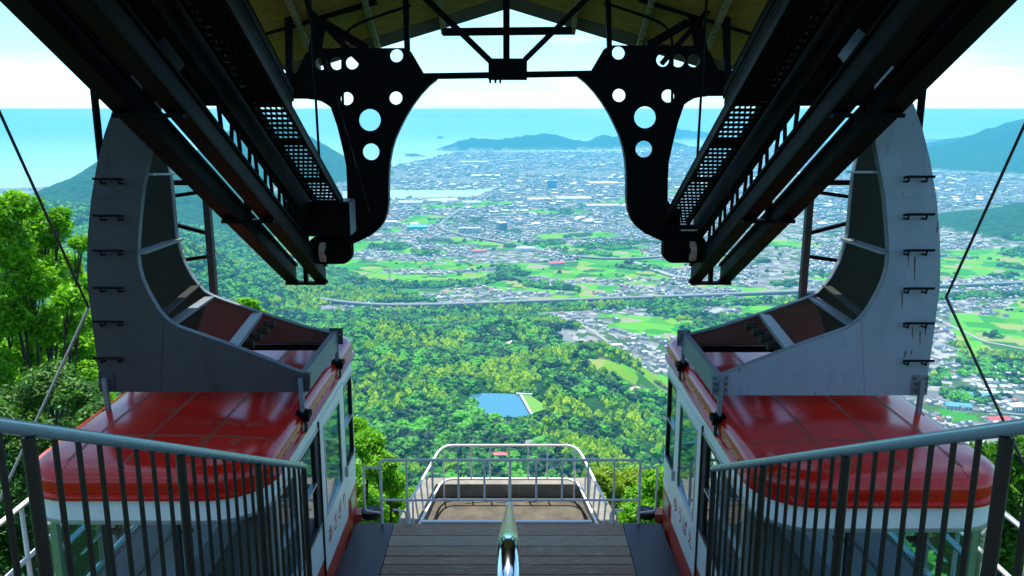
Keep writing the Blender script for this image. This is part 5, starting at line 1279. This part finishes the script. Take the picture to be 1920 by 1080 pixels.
# ================================================================== NEAR TREES
def leaf_cloud(name, centers, radii, nleaf, size, m, parent, seed, up=0.5, shell_=0.55):
    rng = np.random.default_rng(seed); k = len(centers); C = np.array(centers, float); R_ = np.array(radii, float)
    w_ = R_[:, 0] * R_[:, 1] * R_[:, 2]; w_ = w_ ** .8; idx = rng.choice(k, nleaf, p=w_ / w_.sum())
    d = rng.normal(size=(nleaf, 3)); d /= np.linalg.norm(d, axis=1)[:, None]
    rr = (shell_ + (1 - shell_) * rng.random(nleaf)) * (0.85 + .3 * rng.random(nleaf))
    # clumped sprays
    P_ = C[idx] + d * R_[idx] * rr[:, None]
    P_ += 0.10 * R_[idx].mean(1)[:, None] * np.stack([np.sin(P_[:, 1] * 9 + P_[:, 2] * 7), np.sin(P_[:, 2] * 8 + P_[:, 0] * 9), np.sin(P_[:, 0] * 8 + P_[:, 1] * 7)], 1)
    nrm = d * .5 + rng.normal(size=(nleaf, 3)) * .55; nrm[:, 2] += up; nrm /= np.linalg.norm(nrm, axis=1)[:, None]
    a = np.cross(nrm, rng.normal(size=(nleaf, 3))); a /= np.linalg.norm(a, axis=1)[:, None]; b = np.cross(nrm, a)
    L_ = size * (.6 + .8 * rng.random(nleaf))[:, None]; Wd = L_ * .42
    v0 = P_ - a * L_; v1 = P_ + b * Wd - nrm * L_ * .12; v2 = P_ + a * L_ - nrm * L_ * .2; v3 = P_ - b * Wd - nrm * L_ * .12
    co = np.stack([v0, v1, v2, v3], 1).reshape(-1, 3); q = np.arange(nleaf)[:, None] * 4
    f = np.concatenate([q + np.array([[0, 1, 2]]), q + np.array([[0, 2, 3]])])
    shade = np.clip(0.5 + rng.normal(size=nleaf) * .22, 0, 1)
    col = np.repeat(shade, 4)[:, None] * np.ones((1, 3))
    return link(name, raw_mesh(name, co, f, m, col), parent)
def leaf_attr(name, c0, c1, c2, trans=.4):
    m = bpy.data.materials.new(name); m.use_nodes = True
    t = m.node_tree; t.nodes.clear(); n = t.nodes.new; l = t.links.new
    at = n('ShaderNodeAttribute'); at.attribute_name = 'col'; cr = n('ShaderNodeValToRGB'); e = cr.color_ramp.elements
    e[0].position = .1; e[0].color = (*c0, 1); e[1].position = .9; e[1].color = (*c2, 1); x = e.new(.5); x.color = (*c1, 1)
    l(at.outputs['Fac'], cr.inputs[0])
    df = n('ShaderNodeBsdfPrincipled'); df.inputs['Roughness'].default_value = .5; df.inputs['Specular IOR Level'].default_value = .3; l(cr.outputs[0], df.inputs['Base Color'])
    tr = n('ShaderNodeBsdfTranslucent'); mm = n('ShaderNodeMixRGB'); mm.blend_type = 'MULTIPLY'; mm.inputs[0].default_value = 1; mm.inputs[2].default_value = (1.4, 1.4, .5, 1); l(cr.outputs[0], mm.inputs[1]); l(mm.outputs[0], tr.inputs[0])
    ms = n('ShaderNodeMixShader'); ms.inputs[0].default_value = trans; l(df.outputs[0], ms.inputs[1]); l(tr.outputs[0], ms.inputs[2]); ou = n('ShaderNodeOutputMaterial'); l(ms.outputs[0], ou.inputs['Surface'])
    return m
lf_bright = leaf_attr('bright_leaves', (.05, .20, .005), (.14, .40, .006), (.27, .55, .010), .45)
lf_mid = leaf_attr('mid_leaves', (.03, .11, .01), (.06, .20, .012), (.12, .32, .02), .35)
lf_dark = leaf_attr('shrub_leaves', (.015, .06, .01), (.045, .15, .015), (.13, .30, .03), .3)
lf_yel = leaf_attr('yellow_green_leaves', (.12, .22, .01), (.20, .33, .015), (.30, .42, .02), .4)
def tree(name, label, base, blobs, nleaf, size, m, seed, trunk_r=.16, group=None, cat='tree', stems=1):
    t = thing(name, base, label, cat, group)
    rng = random.Random(seed); base = Vector(base)
    mb = MB()
    C = Vector((sum(b[0][0] for b in blobs) / len(blobs), sum(b[0][1] for b in blobs) / len(blobs), sum(b[0][2] for b in blobs) / len(blobs)))
    fork = base.lerp(C, .55)
    for s_ in range(stems):
        o_ = Vector((rng.uniform(-.4, .4), rng.uniform(-.4, .4), 0)) * (stems - 1)
        mb.tube([base + o_ + Vector((0, 0, -2)), base + o_, base.lerp(fork, .5) + o_ * .6 + Vector((rng.uniform(-.15, .15), rng.uniform(-.15, .15), 0)), fork + o_ * .4], [trunk_r * 1.2, trunk_r, trunk_r * .85, trunk_r * .7], 9)
    for c, r in blobs:
        c = Vector(c); mid = fork.lerp(c, .5) + Vector((rng.uniform(-.2, .2), rng.uniform(-.2, .2), -.15 * r[2]))
        mb.tube([fork, mid, c], [trunk_r * .5, trunk_r * .32, trunk_r * .14], 6)
        for k in range(6):
            d = Vector((rng.gauss(0, 1), rng.gauss(0, 1), rng.gauss(.2, 1))).normalized(); e_ = c + Vector((d.x * r[0], d.y * r[1], d.z * r[2])) * .85
            mb.tube([c.lerp(mid, .3), c.lerp(e_, .5) + Vector((0, 0, .08)), e_], [trunk_r * .14, trunk_r * .09, trunk_r * .03], 5)
    mb.build('trunk', M['bark'], t, True)
    leaf_cloud('crown', [b[0] for b in blobs], [b[1] for b in blobs], nleaf, size, m, t, seed)
    return t
def gz(x, y): return float(zground(np.array([x]), np.array([y]))[0])
def blobs_px(lst, Y0, jit, seed):
    rng = random.Random(seed); out = []
    for (px, py, rp) in lst:
        Y = Y0 + rng.uniform(-jit, jit); p = atY(px, py, Y); r = rp / F * Y
        out.append(((p.x, p.y, p.z), (r * rng.uniform(.9, 1.2), r * rng.uniform(.9, 1.2), r * rng.uniform(.7, .9))))
    return out
# big bright tree at the left
B = blobs_px([(30, 385, 36), (85, 430, 42), (10, 460, 50), (120, 500, 36), (60, 520, 52), (130, 560, 32), (15, 590, 52), (95, 610, 48), (-60, 430, 60), (-70, 560, 65), (145, 640, 36), (150, 455, 20), (40, 710, 40), (110, 690, 40), (-20, 690, 50), (150, 600, 30), (155, 700, 30), (40, 660, 48), (-10, 400, 40), (110, 405, 22), (70, 470, 40)], 19, 1.6, 1)
B += blobs_px([(20, 640, 60), (110, 620, 55), (150, 680, 50), (60, 740, 60), (-50, 650, 80), (140, 540, 40), (170, 760, 50), (0, 540, 60)], 22.5, 1.0, 21)
tree('leafy_tree', 'big bright green leafy tree beside the left cable car', (-12.4, 19, gz(-12.4, 19)), B, 110000, .066, lf_bright, 1, .11)
B = blobs_px([(20, 760, 60), (90, 720, 52), (150, 740, 46), (60, 830, 60), (130, 830, 60), (180, 780, 40), (-40, 800, 70), (20, 920, 70), (110, 930, 70), (200, 900, 60), (60, 1020, 70), (160, 1030, 70), (-60, 1000, 80), (250, 770, 34), (290, 755, 26), (270, 980, 70)], 15, 1.2, 2)
tree('dark_shrub', 'dark dense shrub with small leaves under the bright tree at left', (-8.6, 15, gz(-8.6, 15)), B, 46000, .056, lf_dark, 2, .10, stems=3, cat='shrub')
B = blobs_px([(462, 575, 22), (448, 590, 20), (482, 590, 18), (465, 610, 30), (500, 640, 30), (430, 640, 30)], 30, .8, 3)
tree('young_tree', 'small bright treetop rising behind the left car roof', (B[0][0][0], 30, gz(B[0][0][0], 30)), B, 7000, .11, lf_bright, 3, .12)
B = blobs_px([(690, 830, 36), (712, 870, 34), (700, 920, 44), (735, 905, 30), (760, 935, 30), (680, 960, 50), (730, 965, 40), (640, 900, 50), (620, 850, 40), (670, 800, 22), (600, 960, 60), (775, 980, 36)], 21, 1.2, 4)
tree('leafy_tree', 'bright green tree behind the barrier at its left end', (B[0][0][0], 21, gz(B[0][0][0], 21)), B, 36000, .065, lf_bright, 4, .16)
B = blobs_px([(1130, 905, 36), (1160, 930, 36), (1190, 900, 30), (1150, 960, 44), (1110, 950, 34), (1085, 920, 24)], 24, 1.0, 5)
tree('yellow_green_tree', 'yellow-green tree behind the barrier at its right end', (B[0][0][0], 24, gz(B[0][0][0], 24)), B, 17000, .065, lf_yel, 5, .14)
B = blobs_px([(1215, 935, 40), (1240, 905, 36), (1225, 975, 44), (1270, 940, 50), (1190, 965, 30), (1300, 900, 40)], 20, .8, 6)
tree('leafy_tree', 'vivid green tree beside the right cable car behind the bumper wheel', (B[0][0][0], 20, gz(B[0][0][0], 20)), B, 22000, .065, lf_bright, 6, .14)
B = blobs_px([(1850, 860, 46), (1900, 870, 50), (1940, 850, 50), (1870, 930, 60), (1930, 940, 70), (1850, 1000, 60), (1920, 1030, 70), (1780, 900, 60), (1760, 980, 70), (1820, 1050, 60)], 15, 1.0, 7)
tree('leafy_shrub', 'broad-leaved yellow-green shrub beyond the right stair railing', (B[1][0][0], 15, gz(B[1][0][0], 15)), B, 15000, .10, lf_mid, 7, .09, stems=3, cat='shrub')
